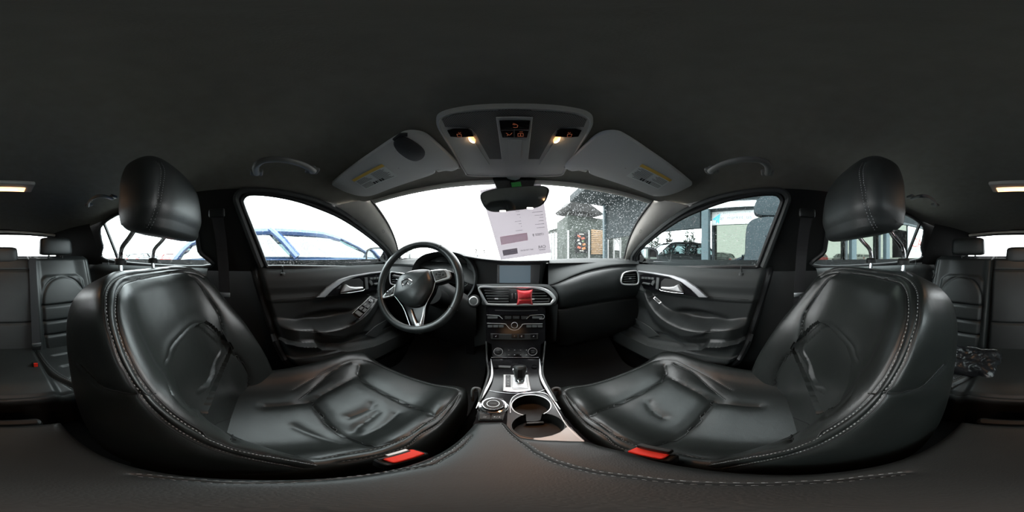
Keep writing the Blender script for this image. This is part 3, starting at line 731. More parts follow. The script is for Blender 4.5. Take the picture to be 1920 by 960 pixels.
for t, dy in ((0, .0), (.06, -.018), (.4, -.02), (.75, .0), (.93, .05), (1, .16)):
    gl.append([RY(b[0], b[1]*(1-t)+(q+t*0)*t, y+dy) for b, q, y in zip(bot_, (646, 650, 648, 640, 628, 610), yF)])
GL = smooth_grid(gl); bd(MB().grid(GL), 'glovebox_lid', PLAST)
bd(MB().tube(LPAD[-1][10:]+np.array((0, -.004, -.001)), .0018, 6), 'glovebox_line', PLASTL)
L = smooth_grid([gl[-1], [np.array(p)*np.array((1, 1.25, 1.0))+np.array((0, .1, .05)) for p in gl[-1]]]); bd(MB().grid(L), 'dash_underside', PLAST)
# seams along the fold
bd(MB().tube(RPAD[-1]+np.array((0, -.012, .001)), .0012, 5), 'pad_seam', SEAMM)
# left side: mirrored upper pad and knee panel
b = MB().grid(RPAD); b.mir(); bd(b, 'upper_pad', DASH)
kp = []
for t, dy, py0 in ((0, -.005, 0), (.15, -.03, 0), (.45, -.035, 0), (.75, .0, 0), (1, .12, 0)):
    kp.append([RY(px, (500 if px < 790 else 500+(px-790)*.62)*(1-t)+a*t, .755+dy-(0.02 if px > 800 else 0)) for px, a in ((722, 600), (760, 615), (800, 628), (840, 640), (870, 648), (893, 650))])
bd(MB().grid(smooth_grid(kp)), 'knee_panel', PLAST)
# centre top pad and screen surround
ct = []
for yy_, pys in ((1.02, (490, 490, 491, 491, 491, 491)), (.93, (479.5, 484, 487.5, 488, 488, 487.5)), (.82, (478, 483, 487, 488, 487.5, 487)), (.735, (479, 484, 487.5, 488.5, 488.2, 488)), (.728, (482, 486.5, 490, 491, 490.5, 489.5)), (.755, (484, 489, 493, 494, 494, 493))):
    ct.append([RY(px, py, yy_) for px, py in zip((872, 900, 935, 970, 1005, 1030), pys)])
bd(MB().grid(smooth_grid(ct)), 'screen_hood', DASH)
SCP = to_cam(plane(RY(965, 512, .775), (0, -1, .10)))
SUR = smooth_grid([[RP(x, y, SCP)+SCP[1]*l for x, y, l in r] for r in (
    [(872, 484, -.02), (900, 489, 0), (935, 492, 0), (975, 493, 0), (1012, 493, 0), (1026, 492, -.02)],
    [(876, 510, -.02), (900, 512, 0), (935, 514, 0), (975, 514, 0), (1010, 514, 0), (1022, 514, -.03)],
    [(880, 533, -.01), (900, 534, .0), (935, 534, .0), (975, 534, .0), (1008, 534, .0), (1018, 535, -.03)])])
bd(MB().grid(SUR), 'screen_surround', PLAST)
GREYB = mat('screen_bezel', (.012, .013, .015), .25)
sb = bd(MB().prism(onp(SCP, [(932, 495.5), (1013, 495), (1010, 532.5), (931.5, 532.5)], .001), SCP[1]*.008, .003), 'screen_bezel', GREYB)
SCRM = mat('screen_glass', (.02, .03, .035), .28, spec=.5, emit=(.10, .15, .19), estr=.3)
bd(MB().prism(onp(SCP, [(937, 498), (994.5, 498), (994, 530), (937, 530)], .009), SCP[1]*.0012), 'display', SCRM, sb, smooth=False)
# vents
def vent(parent, outline, pl, rimw, slats, name='vent', rim=.0045, par_d=.03, tabs=()):
    P = onp(pl, outline, .004); Pc = catm(P, 6, closed=True) if len(P) > 5 else P
    n = pl[1]; back = bd(MB().prism(Pc-n*par_d, n*.002), name, PIANO, parent)
    bd(MB().grid(np.array([Pc, Pc-n*par_d]), cv=True), 'vent_duct', PLAST, back)
    bd(MB().tube(Pc, rim, 8, closed=True, up=n, flat=.8), 'vent_rim', CHROME, back)
    for a, b_ in slats:
        A, B = onp(pl, [a, b_], -.006); u = (B-A)/np.linalg.norm(B-A); w = np.cross(n, u)
        bd(MB().box((A+B)/2, (np.linalg.norm(B-A), .0042, .018), ax=(u, w, n), bev=.0018), 'vent_slat', PLASTL, back)
    for a in tabs:
        A = onp(pl, [a], .003)[0]; bd(MB().box(A, (.016, .006, .008), ax=(np.array((1., 0, 0)), np.cross(n, (1., 0, 0)), n), bev=.002), 'vent_tab', ALU, back)
    return back
VP = to_cam(plane(RY(965, 555, .705), (0, -1, .16)))
# centre vent housing
vh = [(893, 533), (935, 532.5), (1020, 533), (1034, 538), (1046, 552), (1044, 566), (1030, 574), (914, 574), (903, 562)]
pts = [(899.5, 539), (930, 538.6), (975, 538.5), (1008, 539.5), (1021, 543), (1032, 551), (1039, 561), (1034, 568), (1026, 570.3), (980, 570.8), (920, 570.5), (912, 567), (905, 555)]
vh_ = resamp(catm(onp(VP, vh+[vh[0]], .0), 6), 97)[:-1]; vp_ = resamp(catm(onp(VP, pts+[pts[0]], .0), 6), 97)[:-1]
sh_ = np.argmin(((vh_-vp_[0])**2).sum(1)); vh_ = np.roll(vh_, -sh_, 0)
bd(MB().grid(np.array([vh_-VP[1]*.06, vh_-VP[1]*.004, vh_*.5+vp_*.5+VP[1]*.003, vp_, vp_-VP[1]*.03]), cv=True), 'vent_housing', DASH)
sl = [((908+k*1.5, 544.5+k*5.2), (954, 544.5+k*5.2)) for k in range(5)]+[((974, 544.5+k*5.2), (1020+k*2.6 if k < 3 else 1030, 544.5+k*5.2)) for k in range(5)]
vt = vent(dash, pts, VP, 1, sl, 'centre_vent', .0050, tabs=((931, 560), (998.5, 561)))
sw_ = catm(onp(VP, [(1000, 539.5), (1012, 541), (1024, 545), (1033, 551.5), (1039, 561), (1033, 567)], .005), 6); bd(MB().tube(sw_, np.interp(np.linspace(0, 1, len(sw_)), [0, .6, .85, 1], [.004, .0085, .008, .003]), 8, flat=.5, up=VP[1]), 'vent_swoosh', CHROME, vt)
bd(MB().prism(onp(VP, [(956, 541), (973, 541), (973, 569), (956, 569)], -.004), VP[1]*.006, .001), 'vent_divider', PIANO, vt)
for x in (960.5, 967): bd(MB().box(onp(VP, [(x, 555)], .004)[0], (.004, .003, .024), bev=.001), 'thumbwheel', ALU, vt)
PV = to_cam(plane(RY(1180, 521, .655), (-.30, -1, .05)))
vent(dash, [(1171, 511.5), (1187, 508), (1194, 509.5), (1196.5, 520), (1196, 530), (1190, 533.5), (1170, 533), (1164.5, 529), (1165.5, 520)], PV, 1, [((1169, 515.5+k*4.2), (1192, 514+k*4.2)) for k in range(5)], 'passenger_vent', .0042, tabs=((1181, 522),))
DV = to_cam(plane(RY(750, 520, .70), (.30, -1, .05)))
vent(dash, [(733, 511), (745, 511.5), (760, 514), (768, 517), (764, 527), (752, 532), (737, 533.5), (732, 528)], DV, 1, [((735, 516+k*4.2), (763, 518+k*3.6)) for k in range(4)], 'driver_vent', .0038, tabs=((745, 524),))
# defrost slots on both ends of the pad
for s in (-1, 1):
    b = MB()
    for k in range(5):
        p = RY(1160+k*6, 484.6+k*1.1, .80-.004*k); b.box(p+np.array((0, 0, .0015)), (.010, .028, .003), bev=.001)
    if s < 0: b.mir()
    bd(b, 'defrost_grille', PLASTL)
# instrument hood
hl = [(772, 545), (770, 520), (774, 500), (784, 485), (800, 476), (825, 471.5), (850, 473), (870, 480), (884, 494), (891, 515), (888, 540), (876, 558), (862, 568)]
HPf = to_cam(plane(RY(830, 500, .72), (.15, -1, .12))); HPb = to_cam(plane(RY(830, 500, .85), (.15, -1, .3)))
front = catm(onp(HPf, hl), 8); inn = catm(onp(to_cam(plane(RY(830, 500, .735), (.15, -1, .12))), [(x+(2.5 if x < 830 else -2.5), y+(3 if y < 520 else -1)) for x, y in hl]), 8)
cF = onp(HPf, [(830, 530)])[0]
bk = np.array([cF+(p-cF)*.92+np.array((0, .085, -.006)) for p in front]); outb = np.array([cF+(p-cF)*1.06+np.array((0, .16, -.03)) for p in front])
bd(MB().grid(np.array([outb, cF+(front-cF)*1.04+np.array((0, .05, -.002)), cF+(front-cF)*1.01+np.array((0, .008, 0)), front, inn, bk])), 'instrument_hood', DASH)
bkc = np.vstack([bk, bk[:1]]); bd(MB().add(bk, [tuple(range(len(bk)))]), 'instrument_face', PIANO, smooth=False)
GP = to_cam(plane(bk.mean(0), np.cross(bk[30]-bk[0], bk[60]-bk[0])))
GAU = mat('gauge_marks', (.35, .38, .40), .5, emit=(.4, .45, .5), estr=.08)
for (cx, cy, r_, nm) in ((806, 520, .045, 'speed_gauge'), (866, 523, .040, 'rev_gauge')):
    c = onp(GP, [(cx, cy)], .003)[0]; n = GP[1]; ux = np.array((1., 0, 0)); ux -= np.dot(ux, n)*n; ux /= np.linalg.norm(ux); uy = np.cross(n, ux)
    g = bd(MB().lathe([(r_, 0), (r_, .004), (r_*.93, .002), (0, .001)], c, n, 40), nm, PLAST)
    mk_ = MB()
    for k in range(25):
        a = math.radians(225-k*270/24); d_ = math.cos(a)*ux+math.sin(a)*uy; l_ = .18 if k % 3 == 0 else .09
        mk_.box(c+d_*r_*(.88-l_/2)+n*.004, (r_*l_, .0009, .0006), ax=(d_, np.cross(n, d_), n))
    bd(mk_, 'gauge_marks', GAU, g, smooth=False); bd(MB().box(c+uy*r_*.3*-1+n*.006, (.002, r_*.7, .001), ax=(ux, uy, n)), 'needle', RED, g, smooth=False)
    bd(MB().tube([c+r_*(math.cos(a)*ux+math.sin(a)*uy)+n*.004 for a in np.linspace(0, 2*math.pi, 40, endpoint=False)], .0012, 5, closed=True, up=n), 'gauge_ring', CHROME, g)
ORG = mat('trip_display', (.05, .02, .015), .3, emit=(.55, .14, .08), estr=.25)
bd(MB().prism(onp(GP, [(829, 499), (846, 499), (846, 510), (829, 510)], .004), GP[1]*.001), 'trip_display', ORG, smooth=False)
# start button
SB = to_cam(plane(RY(888.5, 564.5, .70), (-.1, -1, .35)))
c = onp(SB, [(888.5, 564.5)], .0)[0]
bd(MB().lathe([(.030, -.02), (.030, -.002), (.026, .003), (.022, .003)], c, SB[1], 36), 'start_button_housing', PLAST)
st_ = bd(MB().lathe([(.0215, 0), (.0215, .006), (.0175, .0075), (.0172, .005)], c, SB[1], 36, cap=False), 'start_button_ring', CHROME)
bd(MB().lathe([(.0170, .001), (.0170, .006), (.010, .0072), (0, .0076)], c, SB[1], 30), 'start_button', PLASTL, st_)
# column shroud and centre side cheeks
bd(MB().tube(catm([(-.34, .62, -.17), (-.33, .72, -.22), (-.32, .86, -.28)], 6), .055, 20, flat=.8), 'column_shroud', PLAST)
for sgn, a in ((-1, [(885, 570), (912, 572), (911, 645), (890, 650)]), (1, [(1024, 572), (1046, 570), (1042, 640), (1023, 645)])):
    A = np.array([RY(a[0][0], a[0][1], .74), RY(a[1][0], a[1][1], .70), RY(a[2][0], a[2][1], .66), RY(a[3][0], a[3][1], .76)])
    bd(MB().grid(smooth_grid([[A[0], A[1]], [(A[0]+A[3])/2, (A[1]+A[2])/2+np.array((0, .0, 0))], [A[3], A[2]]], 4, 4)), 'console_cheek', PLAST)
# ---------------------------------------------------------------- steering wheel
wc = np.array((-.3535, .5278, -.1141)); yw, tl = .0785, .3489
wn = np.array((math.sin(yw)*math.cos(tl), -math.cos(yw)*math.cos(tl), math.sin(tl)))
WP = (wc, wn)
wx = np.cross((0, 0, 1), wn)*-1; wx = np.array((math.cos(yw), math.sin(yw), 0.)); wy = np.cross(wn, wx)*-1
if wy[2] < 0: wy = -wy
sw = thing('steering_wheel', 'black leather steering wheel with chrome-edged spokes in front of the gauges', 'steering wheel', wc)
def Z4(x, y): return (640+x/4.363, 430+y/4.363)
def wl(pts, lift=0): return np.array([RP(*Z4(x, y), WP)+wn*lift for x, y in pts])
th = np.linspace(0, 2*math.pi, 96, endpoint=False)
R0 = .1745
rimP = np.array([wc+R0*(math.cos(a)*wx+math.sin(a)*wy) for a in th])
rr = np.array([.0150+.0022*math.exp(-((math.degrees(a) % 360-30)/20)**2)+.0022*math.exp(-((math.degrees(a) % 360-172)/20)**2) for a in th])
WL = mat('wheel_leather', (.022, .027, .027), .30, spec=.6, bump=.2, bscale=420)
rim = MB().tube(rimP, rr, 18, closed=True, up=wn).build('rim', WL, sw)
def zz(v): return v
jm = MB()
for deg in (62, 118+0, 205, 335):
    a = math.radians(deg); c = wc+R0*(math.cos(a)*wx+math.sin(a)*wy); d_ = math.cos(a)*wx+math.sin(a)*wy
    jm = MB(); jm.tube([c+.0175*(math.cos(q)*d_+math.sin(q)*wn) for q in np.linspace(0, 2*math.pi, 20, endpoint=False)], .0009, 5, closed=True, up=np.cross(d_, wn)); jm.build('rim_joint', SEAMM, rim)
sm = MB(); inner_ = np.array([wc+(R0-.0135)*(math.cos(a)*wx+math.sin(a)*wy)+wn*.010 for a in np.linspace(math.radians(185), math.radians(335), 120)]); stitches(sm, inner_, np.tile(wn, (120, 1)), .003, .003, .0005); sm.build('rim_stitching', THREAD, rim, smooth=False)
# spokes: behind plate then hub
plate = [(336, 575), (352, 540), (378, 508), (452, 455), (470, 400), (560, 350), (640, 334), (735, 330), (800, 326), (868, 328), (930, 350), (945, 400), (930, 440), (880, 425), (775, 455), (755, 520), (705, 600), (690, 640), (672, 760), (665, 850), (600, 850), (560, 780), (530, 680), (500, 620), (440, 550), (350, 590)]
MB().prism(wl(plate, -.026), wn*.022, .004).build('spokes', PIANO, sw)
hub = [(441, 540), (450, 480), (470, 420), (510, 375), (570, 348), (640, 334), (715, 333), (735, 350), (752, 395), (758, 430), (750, 480), (725, 540), (690, 592), (655, 628), (610, 642), (560, 636), (515, 605), (470, 570)]
hp_ = catm(wl(hub), 4, closed=True); hc = hp_.mean(0)
G = np.array([hc+(hp_-hc)*k+wn*h for k, h in ((1.0, -.012), (1.0, .006), (.975, .013), (.92, .018), (.78, .023), (.55, .028), (.28, .031), (.02, .0315))])
airbag = MB().grid(G, cv=True).build('airbag_cover', WL, sw)
# chrome edge lines
for pts in ([(440, 545), (475, 590), (510, 640), (535, 700), (560, 770), (588, 838)], [(770, 435), (750, 510), (712, 585), (690, 640), (682, 720), (668, 800), (655, 840)]):
    MB().tube(catm(wl(pts, .004), 6), .0016, 6).build('spoke_edge', CHROME, sw)
for pts in ([(568, 648), (575, 650), (600, 720), (622, 770), (612, 800), (590, 740)], [(676, 625), (683, 625), (680, 690), (655, 790), (640, 775), (662, 710)]):
    MB().prism(wl(pts, -.002), wn*.007, .002).build('spoke_inlay', CHROME, sw)
MB().prism(wl([(612, 775), (625, 766), (648, 766), (656, 780), (652, 842), (640, 850), (615, 850), (606, 830)], -.004), wn*.012, .004).build('spoke_badge_plate', CHROME, sw)
MB().prism(wl([(575, 800), (605, 835), (655, 838), (690, 800), (680, 850), (640, 862), (600, 855)], -.018), wn*.02, .006).build('spoke_foot', PIANO, sw)
# button pods
for nm, out_, inn_ in (('left_pod', [(334, 572), (345, 545), (380, 508), (452, 452), (440, 540), (420, 552)], [(362, 552), (380, 520), (442, 468), (434, 530), (400, 543)]), ('right_pod', [(738, 338), (800, 330), (862, 330), (888, 350), (903, 385), (890, 408), (775, 440), (765, 420), (752, 380)], [(752, 345), (840, 336), (862, 360), (868, 395), (778, 424), (762, 385)])):
    pd = MB().prism(wl(out_, -.004), wn*.012, .003).build('switch_pod', CHROME, sw)
    MB().prism(wl(inn_, .007), wn*.004, .002).build('pod_face', PLASTL, pd)
    c = wl([np.mean(inn_, 0)], .0115)[0]
    for dx, dy, w_, h_ in ((0, .009, .016, .006), (0, -.009, .016, .006), (.013, 0, .007, .010), (-.013, 0, .007, .010), (0, 0, .010, .007)):
        MB().box(c+wx*dx+wy*dy, (w_*.8, h_*.8, .004), ax=(wx, wy, wn), bev=.0012).build('pod_button', PLAST, pd)
# emblem
ec = wl([(567, 448)], 0)[0]; ec = ec+wn*.030
eb = MB()
el_ = [ec+wx*.0235*math.sin(a)+wy*.0135*math.cos(a) for a in np.linspace(math.radians(205), math.radians(515), 60)]
eb.tube(el_, np.array([.0014+.0016*abs(math.sin(i/59*math.pi)) for i in range(60)]), 8)
for q in ([(-.0125, -.0125), (-.002, .006), (.0, .0075), (-.0005, .001), (-.004, -.0125)], [(.0125, -.0125), (.002, .006), (.0, .0075), (.0005, .001), (.004, -.0125)]):
    eb.prism([ec+wx*a+wy*b_ for a, b_ in q], wn*.0025, .0006)
eb.build('emblem', CHROMEP, airbag)
MB().lathe([(.026, -.006), (.0255, -.001), (.0, 0)], ec, wn, 40).build('emblem_seat', WL, airbag)
# stalks
MB().tube([wc+np.array((.06, .06, .02)), wc+np.array((.13, .07, .03)), wc+np.array((.17, .06, .035))], np.array([.007, .008, .010]), 10).build('wiper_stalk', PLAST, dash)
MB().tube([wc+np.array((-.06, .06, .0)), wc+np.array((-.13, .07, .01)), wc+np.array((-.17, .06, .015))], np.array([.007, .008, .010]), 10).build('indicator_stalk', PLAST, dash)
# ---------------------------------------------------------------- centre stack
stack = thing('centre_stack', 'glossy black control stack with chrome accents and round knobs below the centre vents', 'control panel', (.015, .66, -.32))
def bs(b, name, m, par=stack, **k): return b.build(name, m, par, **k)
STP = to_cam((np.array((0, .70, -.225)), np.array((0, -.9, .43))/np.linalg.norm((0, -.9, .43))))
sn = STP[1]; sx = np.array((1., 0, 0)); sy = np.cross(sn, sx)
bs(MB().prism(onp(STP, [(911, 571), (1023, 571), (1023, 641), (1015, 646), (1013, 674), (923, 674), (921, 646), (911, 641)], -.06), sn*.06, .003), 'fascia', PIANO)
bs(MB().prism(onp(STP, [(917, 574), (1017, 574), (1019, 584), (1017, 590), (918, 590), (915, 584)], .001), sn*.004, .002), 'disc_slot_panel', PIANO)
bs(MB().prism(onp(STP, [(928, 581), (1008, 581), (1008, 583), (928, 583)], .005), sn*.001), 'disc_slot', RUB)
CHR = mat('plated_trim', (.72, .73, .74), .32, metal=.75)
def strip(pts, name='trim_strip', w=.0013, lift=.004): bs(MB().tube(catm(onp(STP, pts, lift), 4), w, 6, up=sn), name, CHR)
for pts in ([(913, 590.5), (934, 592), (938, 594), (942.5, 598)], [(987, 598), (991.5, 594), (996, 591.5), (1018, 590.3), (1019, 597.5), (1011, 598.2)]): strip(pts)
strip([(913.5, 606), (945, 607.2), (950, 610), (956, 616.5), (964, 618.8), (972, 617), (978, 611), (983, 607.5), (1017, 607)], w=.0014)
for x0, x1 in ((914, 933), (998, 1017)): bs(MB().prism(onp(STP, [(x0, 593.5), (x1, 593.5), (x1, 597.5), (x0, 597.5)], .001), sn*.004, .001), 'menu_button', PLASTL)
for k in range(3):
    x = 946+k*15.5; bs(MB().prism(onp(STP, [(x, 592.5), (x+13, 592.5), (x+12, 598.5), (x+1, 598.5)], .0005), sn*.003, .001), 'source_button', PLAST)
    bs(MB().box(onp(STP, [(x+6.5, 595.5)], .0037)[0], (.012, .0016, .0006), ax=(sx, sy, sn)), 'button_marking', PLASTL, smooth=False)
for k in range(3):
    for x0 in (914.5, 987): 
        x = x0+k*10.3; bs(MB().prism(onp(STP, [(x, 609.5), (x+9.5, 609.5), (x+9.2, 614), (x+.3, 614)], .001), sn*.003, .001), 'preset_button', PLASTL)
c = onp(STP, [(964.6, 610)], .003)[0]
kn = bs(MB().lathe([(.013, 0), (.0128, .010), (.011, .012), (0, .012)], c, sn, 30), 'volume_knob', PIANO)
bs(MB().lathe([(.0135, .008), (.0138, .0105), (.0122, .0125), (.0115, .0122)], c, sn, 30, cap=False), 'knob_ring', CHR, kn)
bs(MB().prism(onp(STP, [(920, 625), (1009, 625), (1008, 636), (921, 636)], .001), sn*.004, .002), 'switch_bank', PLAST)
for x in (930, 964.7, 978, 1000): bs(MB().prism(onp(STP, [(x-5.5, 626.5), (x+5.5, 626.5), (x+5.5, 634), (x-5.5, 634)], .004), sn*.002, .001), 'bank_button', PIANO)
for x, t in ((930, 'seat'), (1000, 'seat'), (964.7, 'tri'), (978, 'esc')):
    c = onp(STP, [(x, 630.3)], .0066)[0]; b = MB()
    if t == 'seat': b.prism([c+sx*a+sy*d for a, d in ((-.003, -.002), (.001, -.002), (.003, .003), (.0018, .003), (.0002, -.0006), (-.003, -.0006))], sn*.0004)
    elif t == 'tri': b.tube([c+sx*.003*math.cos(a)+sy*.003*math.sin(a) for a in (math.pi/2, math.pi*7/6, math.pi*11/6)], .0004, 5, closed=True, up=sn)
    else: b.tube([c+sx*.0025*math.cos(a)+sy*.003*math.sin(a) for a in np.linspace(.5, 5.5, 12)], .0004, 5, up=sn)
    bs(b, 'button_symbol', WHITEINK, smooth=False)
for x in (934.7, 997.8):
    c = onp(STP, [(x, 658.5)], .0)[0]
    k = bs(MB().lathe([(.0195, 0), (.019, .012), (.0175, .014), (0, .0135)], c, sn, 36), 'climate_knob', PIANO)
    bs(MB().tube([c+sn*.0135+.0165*(math.cos(a)*sx+math.sin(a)*sy) for a in np.linspace(0, 2*math.pi, 36, endpoint=False)], .0009, 6, closed=True, up=sn), 'knob_ring', CHR, k)
    for h_ in (-.004, .004): bs(MB().box(c+sn*.0142+sy*h_, (.011, .0022, .0006), ax=(sx, sy, sn)), 'knob_marking', PLASTL, k, smooth=False)
for r_ in range(2):
    for k in range(4):
        x = 949.5+k*11; y = 653+r_*9; bs(MB().prism(onp(STP, [(x, y), (x+9, y), (x+9, y+6.5), (x, y+6.5)], .001), sn*.003, .001), 'climate_button', PIANO)
        c = onp(STP, [(x+4.5, y+3)], .0045)[0]; bs(MB().box(c, (.0035, .0012, .0006), ax=(sx, sy, sn)), 'climate_symbol', WHITEINK, smooth=False)
for a, b_, w in (((921, 670), (1010, 670), .0007), ((932, 674.5), (1001, 674.5), .0010)): strip([a, ((a[0]+b_[0])/2, a[1]), b_], w=w, lift=.003 if w < .001 else .004)
# ---------------------------------------------------------------- centre console
cons = thing('centre_console', 'glossy black centre console with gear plate, rotary controller and two cup holders', 'console', (.01, .35, -.62))
def bc(b, name, m, par=cons, **k): return b.build(name, m, par, **k)
PC = to_cam(plane((0, .30, -.470), (0, -.15, 1))); cn = PC[1]; cx_ = np.array((1., 0, 0)); cy_ = np.cross(cn, cx_)
cup1 = onp(PC, [(1009, 797)])[0]; r1 = .0455; cup2 = onp(PC, [(996, 760)])[0]; r2 = .0425
outl = [(921, 674), (1011, 674), (1013, 702), (1019, 722), (1037, 750), (1060, 782), (1098, 822), (1120, 850), (890, 850), (884, 812), (893, 780), (901, 752), (916, 724), (922, 702)]
ow = catm(onp(PC, outl), 3, closed=True)
def inpl(P): return np.stack([(P-PC[0])@cx_, (P-PC[0])@cy_], -1)
o2 = inpl(ow); u = np.arange(o2[:, 0].min(), o2[:, 0].max(), .002); v = np.arange(o2[:, 1].min(), o2[:, 1].max(), .002)
U, V_ = np.meshgrid(u, v, indexing='ij'); Gp = PC[0]+U[..., None]*cx_+V_[..., None]*cy_
uc = (U[:-1, :-1]+U[1:, 1:])/2; vc = (V_[:-1, :-1]+V_[1:, 1:])/2
c1, c2 = inpl(cup1), inpl(cup2)
neck = np.array([c1+(-.019, .02), c1+(.019, .02), c2+(.016, -.02), c2+(-.016, -.02)])
inside = inpoly(uc, vc, o2); hole = (np.hypot(uc-c1[0], vc-c1[1]) < r1) | (np.hypot(uc-c2[0], vc-c2[1]) < r2) | inpoly(uc, vc, neck)
frame_poly = inpl(onp(PC, [(954, 755), (962, 745), (985, 738), (1017, 738), (1032, 748), (1050, 778), (1075, 806), (1095, 830), (1090, 850), (950, 850), (950, 790)]))
infr = inpoly(uc, vc, frame_poly)
bc(MB().grid(Gp, mask=inside & ~infr & ~hole), 'console_top', PIANO, smooth=False)
CHD = mat('cup_surround', (.05, .052, .056), .3, coat=.2)
bc(MB().grid(Gp+cn*.0015, mask=infr & ~hole), 'cup_holder_surround', CHD, smooth=False)
bc(MB().grid(np.array([ow, ow-cn*.30]), cv=True), 'console_side', PLAST)
cup = MB()
a_ = np.linspace(0, 2*math.pi, 49)
for c, r, dp in ((cup1, r1, .062), (cup2, r2, .055)):
    other = (cup2, r2) if c is cup1 else (cup1, r1)
    lat = [(r*1.02, .0015), (r, -.002), (r*.97, -.03), (r*.92, -dp), (r*.4, -dp-.002), (0, -dp-.002)]
    G = np.array([[c+rr_*(math.cos(t)*cx_+math.sin(t)*cy_)+h*cn for t in a_] for rr_, h in lat])
    mk = np.ones((len(lat)-1, 48), bool); md = (a_[:-1]+a_[1:])/2
    d0 = math.pi/2 if c is cup1 else 3*math.pi/2; wide = np.abs(np.angle(np.exp(1j*(md-d0)))) < .42
    mk[:3, wide] = False; cup.grid(G, mask=mk)
nk = [c1+(-.019, .040), c1+(.019, .040), c2+(.017, -.037), c2+(-.017, -.037)]; N3 = [PC[0]+p[0]*cx_+p[1]*cy_ for p in nk]
cup.add(N3+[p-cn*.05 for p in N3], [(0, 3, 7, 4), (1, 2, 6, 5), (4, 5, 6, 7)])
bc(cup, 'cup_well', PLAST)
def arc(c, r, a0, a1, n=40, lift=.002): return [c+r*(math.cos(t)*cx_+math.sin(t)*cy_)+cn*lift for t in np.linspace(math.radians(a0), math.radians(a1), n)]
bc(MB().tube(arc(cup2, r2+.0005, -62, 242), .0016, 6, up=cn), 'cup_ring', CHR); bc(MB().tube(arc(cup1, r1+.0005, 118, 422), .0013, 6, up=cn), 'cup_ring', PLASTL)
bc(MB().prism([cup1+cx_*a-cn*.060+cy_*b for a, b in ((-.017, .026), (.017, .026), (.017, .034), (-.017, .034))], cn*.012, .002), 'cup_divider', PLASTL)
SIL = mat('silver_painted_trim', (.50, .50, .50), .42, metal=.4)
bc(MB().prism(onp(PC, [(1000, 822), (1014, 821), (1035, 817), (1050, 811), (1060, 803), (1066, 800), (1080, 812), (1096, 827), (1060, 840), (1000, 836)], .001), cn*.003, .001), 'silver_panel', SIL)
bc(MB().tube(catm(onp(PC, [(943, 790), (949, 805), (957, 775), (957, 755), (965, 743), (985, 737), (1017, 737), (1031, 746), (1048, 775), (1062, 798), (1096, 830)][2:], .003), 6), .0013, 6, up=cn), 'surround_trim', CHR)
bc(MB().tube(catm(onp(PC, [(918, 733), (935, 736), (974, 738.5), (1005, 736), (1022, 731)], .002), 6), .0010, 6, up=cn), 'panel_line', ALU)
# chrome side rails
for pts in ([(911.5, 640), (913, 672), (916, 700), (912, 720), (905, 740), (899, 756)], [(1022.5, 640), (1019, 672), (1017, 700), (1022, 718), (1033, 738), (1043, 756)]):
    P = []
    for i, (x, y) in enumerate(pts): P.append(RP(x, y, STP) if y < 674 else RP(x, y, PC)+cn*.012)
    bc(MB().tube(catm(P, 8), .0032, 8), 'console_edge', PLASTL)
for pts in ([(920.5, 676), (922.3, 690), (922.8, 704), (920, 716), (913, 731), (901, 752), (893, 768)], [(1011.5, 676), (1012.3, 690), (1013, 704), (1017, 717), (1025, 732), (1037, 751), (1050, 770)]):
    P = onp(PC, pts, .010); r = np.interp(np.linspace(0, 1, 49), [0, .25, .5, .75, 1], [.0008, .0035, .0045, .0035, .0008]); c = catm(P, 8)
    bc(MB().tube(c, r[:len(c)], 8, flat=.6, up=cn), 'side_rail', CHR)
# gear selector
gp = bc(MB().prism(onp(PC, [(944, 703.5), (990.5, 703.5), (996, 733), (970, 737), (943, 734)], .001), cn*.004, .0015), 'gear_plate', SIL)
bc(MB().tube(onp(PC, [(943, 734), (956, 736), (970, 737), (984, 736), (996, 733)], .005), .0018, 6, up=cn), 'plate_rim', CHROMEP, gp)
bc(MB().prism(onp(PC, [(948, 705), (957.5, 705), (957.5, 727), (948, 727)], .005), cn*.001), 'gear_indicator', PIANO, gp)
for i, ch in enumerate('PRND'):
    text('gear_letter', ch, .0075, frame(onp(PC, [(952.7, 708.2+i*5.2)], .0066)[0], cx_, cy_), WHITEINK, gp)
bc(MB().prism(onp(PC, [(962, 722), (988, 722), (990, 730), (962, 731)], .005), cn*.002, .001), 'plate_cover', ALU, gp)
gb = onp(PC, [(974.5, 719)], .005)[0]
bc(MB().box(gb, (.04, .05, .006), ax=(cx_, cy_, cn), bev=.002), 'gate', CHR, gp)
# selector knob: narrow neck, wide rounded top, chrome sides
kt = ray(974.5, 688.5)*np.linalg.norm(gb)*.985
ax_ = (kt-gb); Lk = np.linalg.norm(ax_); az_ = ax_/Lk; kx = np.array((1., 0, 0)); ky = np.cross(az_, kx)
rings = []
for h, a, b in ((0, .008, .008), (.2, .009, .010), (.35, .010, .014), (.55, .0145, .018), (.75, .0185, .021), (.9, .0200, .022), (1.02, .0195, .021), (1.1, .0165, .018), (1.14, .009, .010), (1.15, .001, .001)):
    rings.append([gb+az_*Lk*h+kx*a*math.copysign(abs(math.cos(t))**.9, math.cos(t))+ky*b*math.copysign(abs(math.sin(t))**.9, math.sin(t)) for t in np.linspace(0, 2*math.pi, 32, endpoint=False)])
rings = np.array(rings); rs = np.stack([catm(rings[:, j], 4) for j in range(32)], 1)
sk = bc(MB().grid(rs, cv=True), 'selector_knob', LEATHER2)
for sg in (-1, 1):
    P = catm([gb+az_*Lk*h+kx*sg*a*.90-ky*a*.52 for h, a in ((.05, .0090), (.3, .0105), (.55, .0155), (.75, .0195), (.92, .0208), (1.05, .0190))], 6)
    bc(MB().tube(P, np.linspace(.0042, .0020, len(P)), 8), 'knob_trim', CHROMEP, sk)
bc(MB().lathe([(.011, 0), (.012, .004), (.010, .012), (.009, .014)], gb, az_, 24), 'knob_collar', CHROMEP, sk)
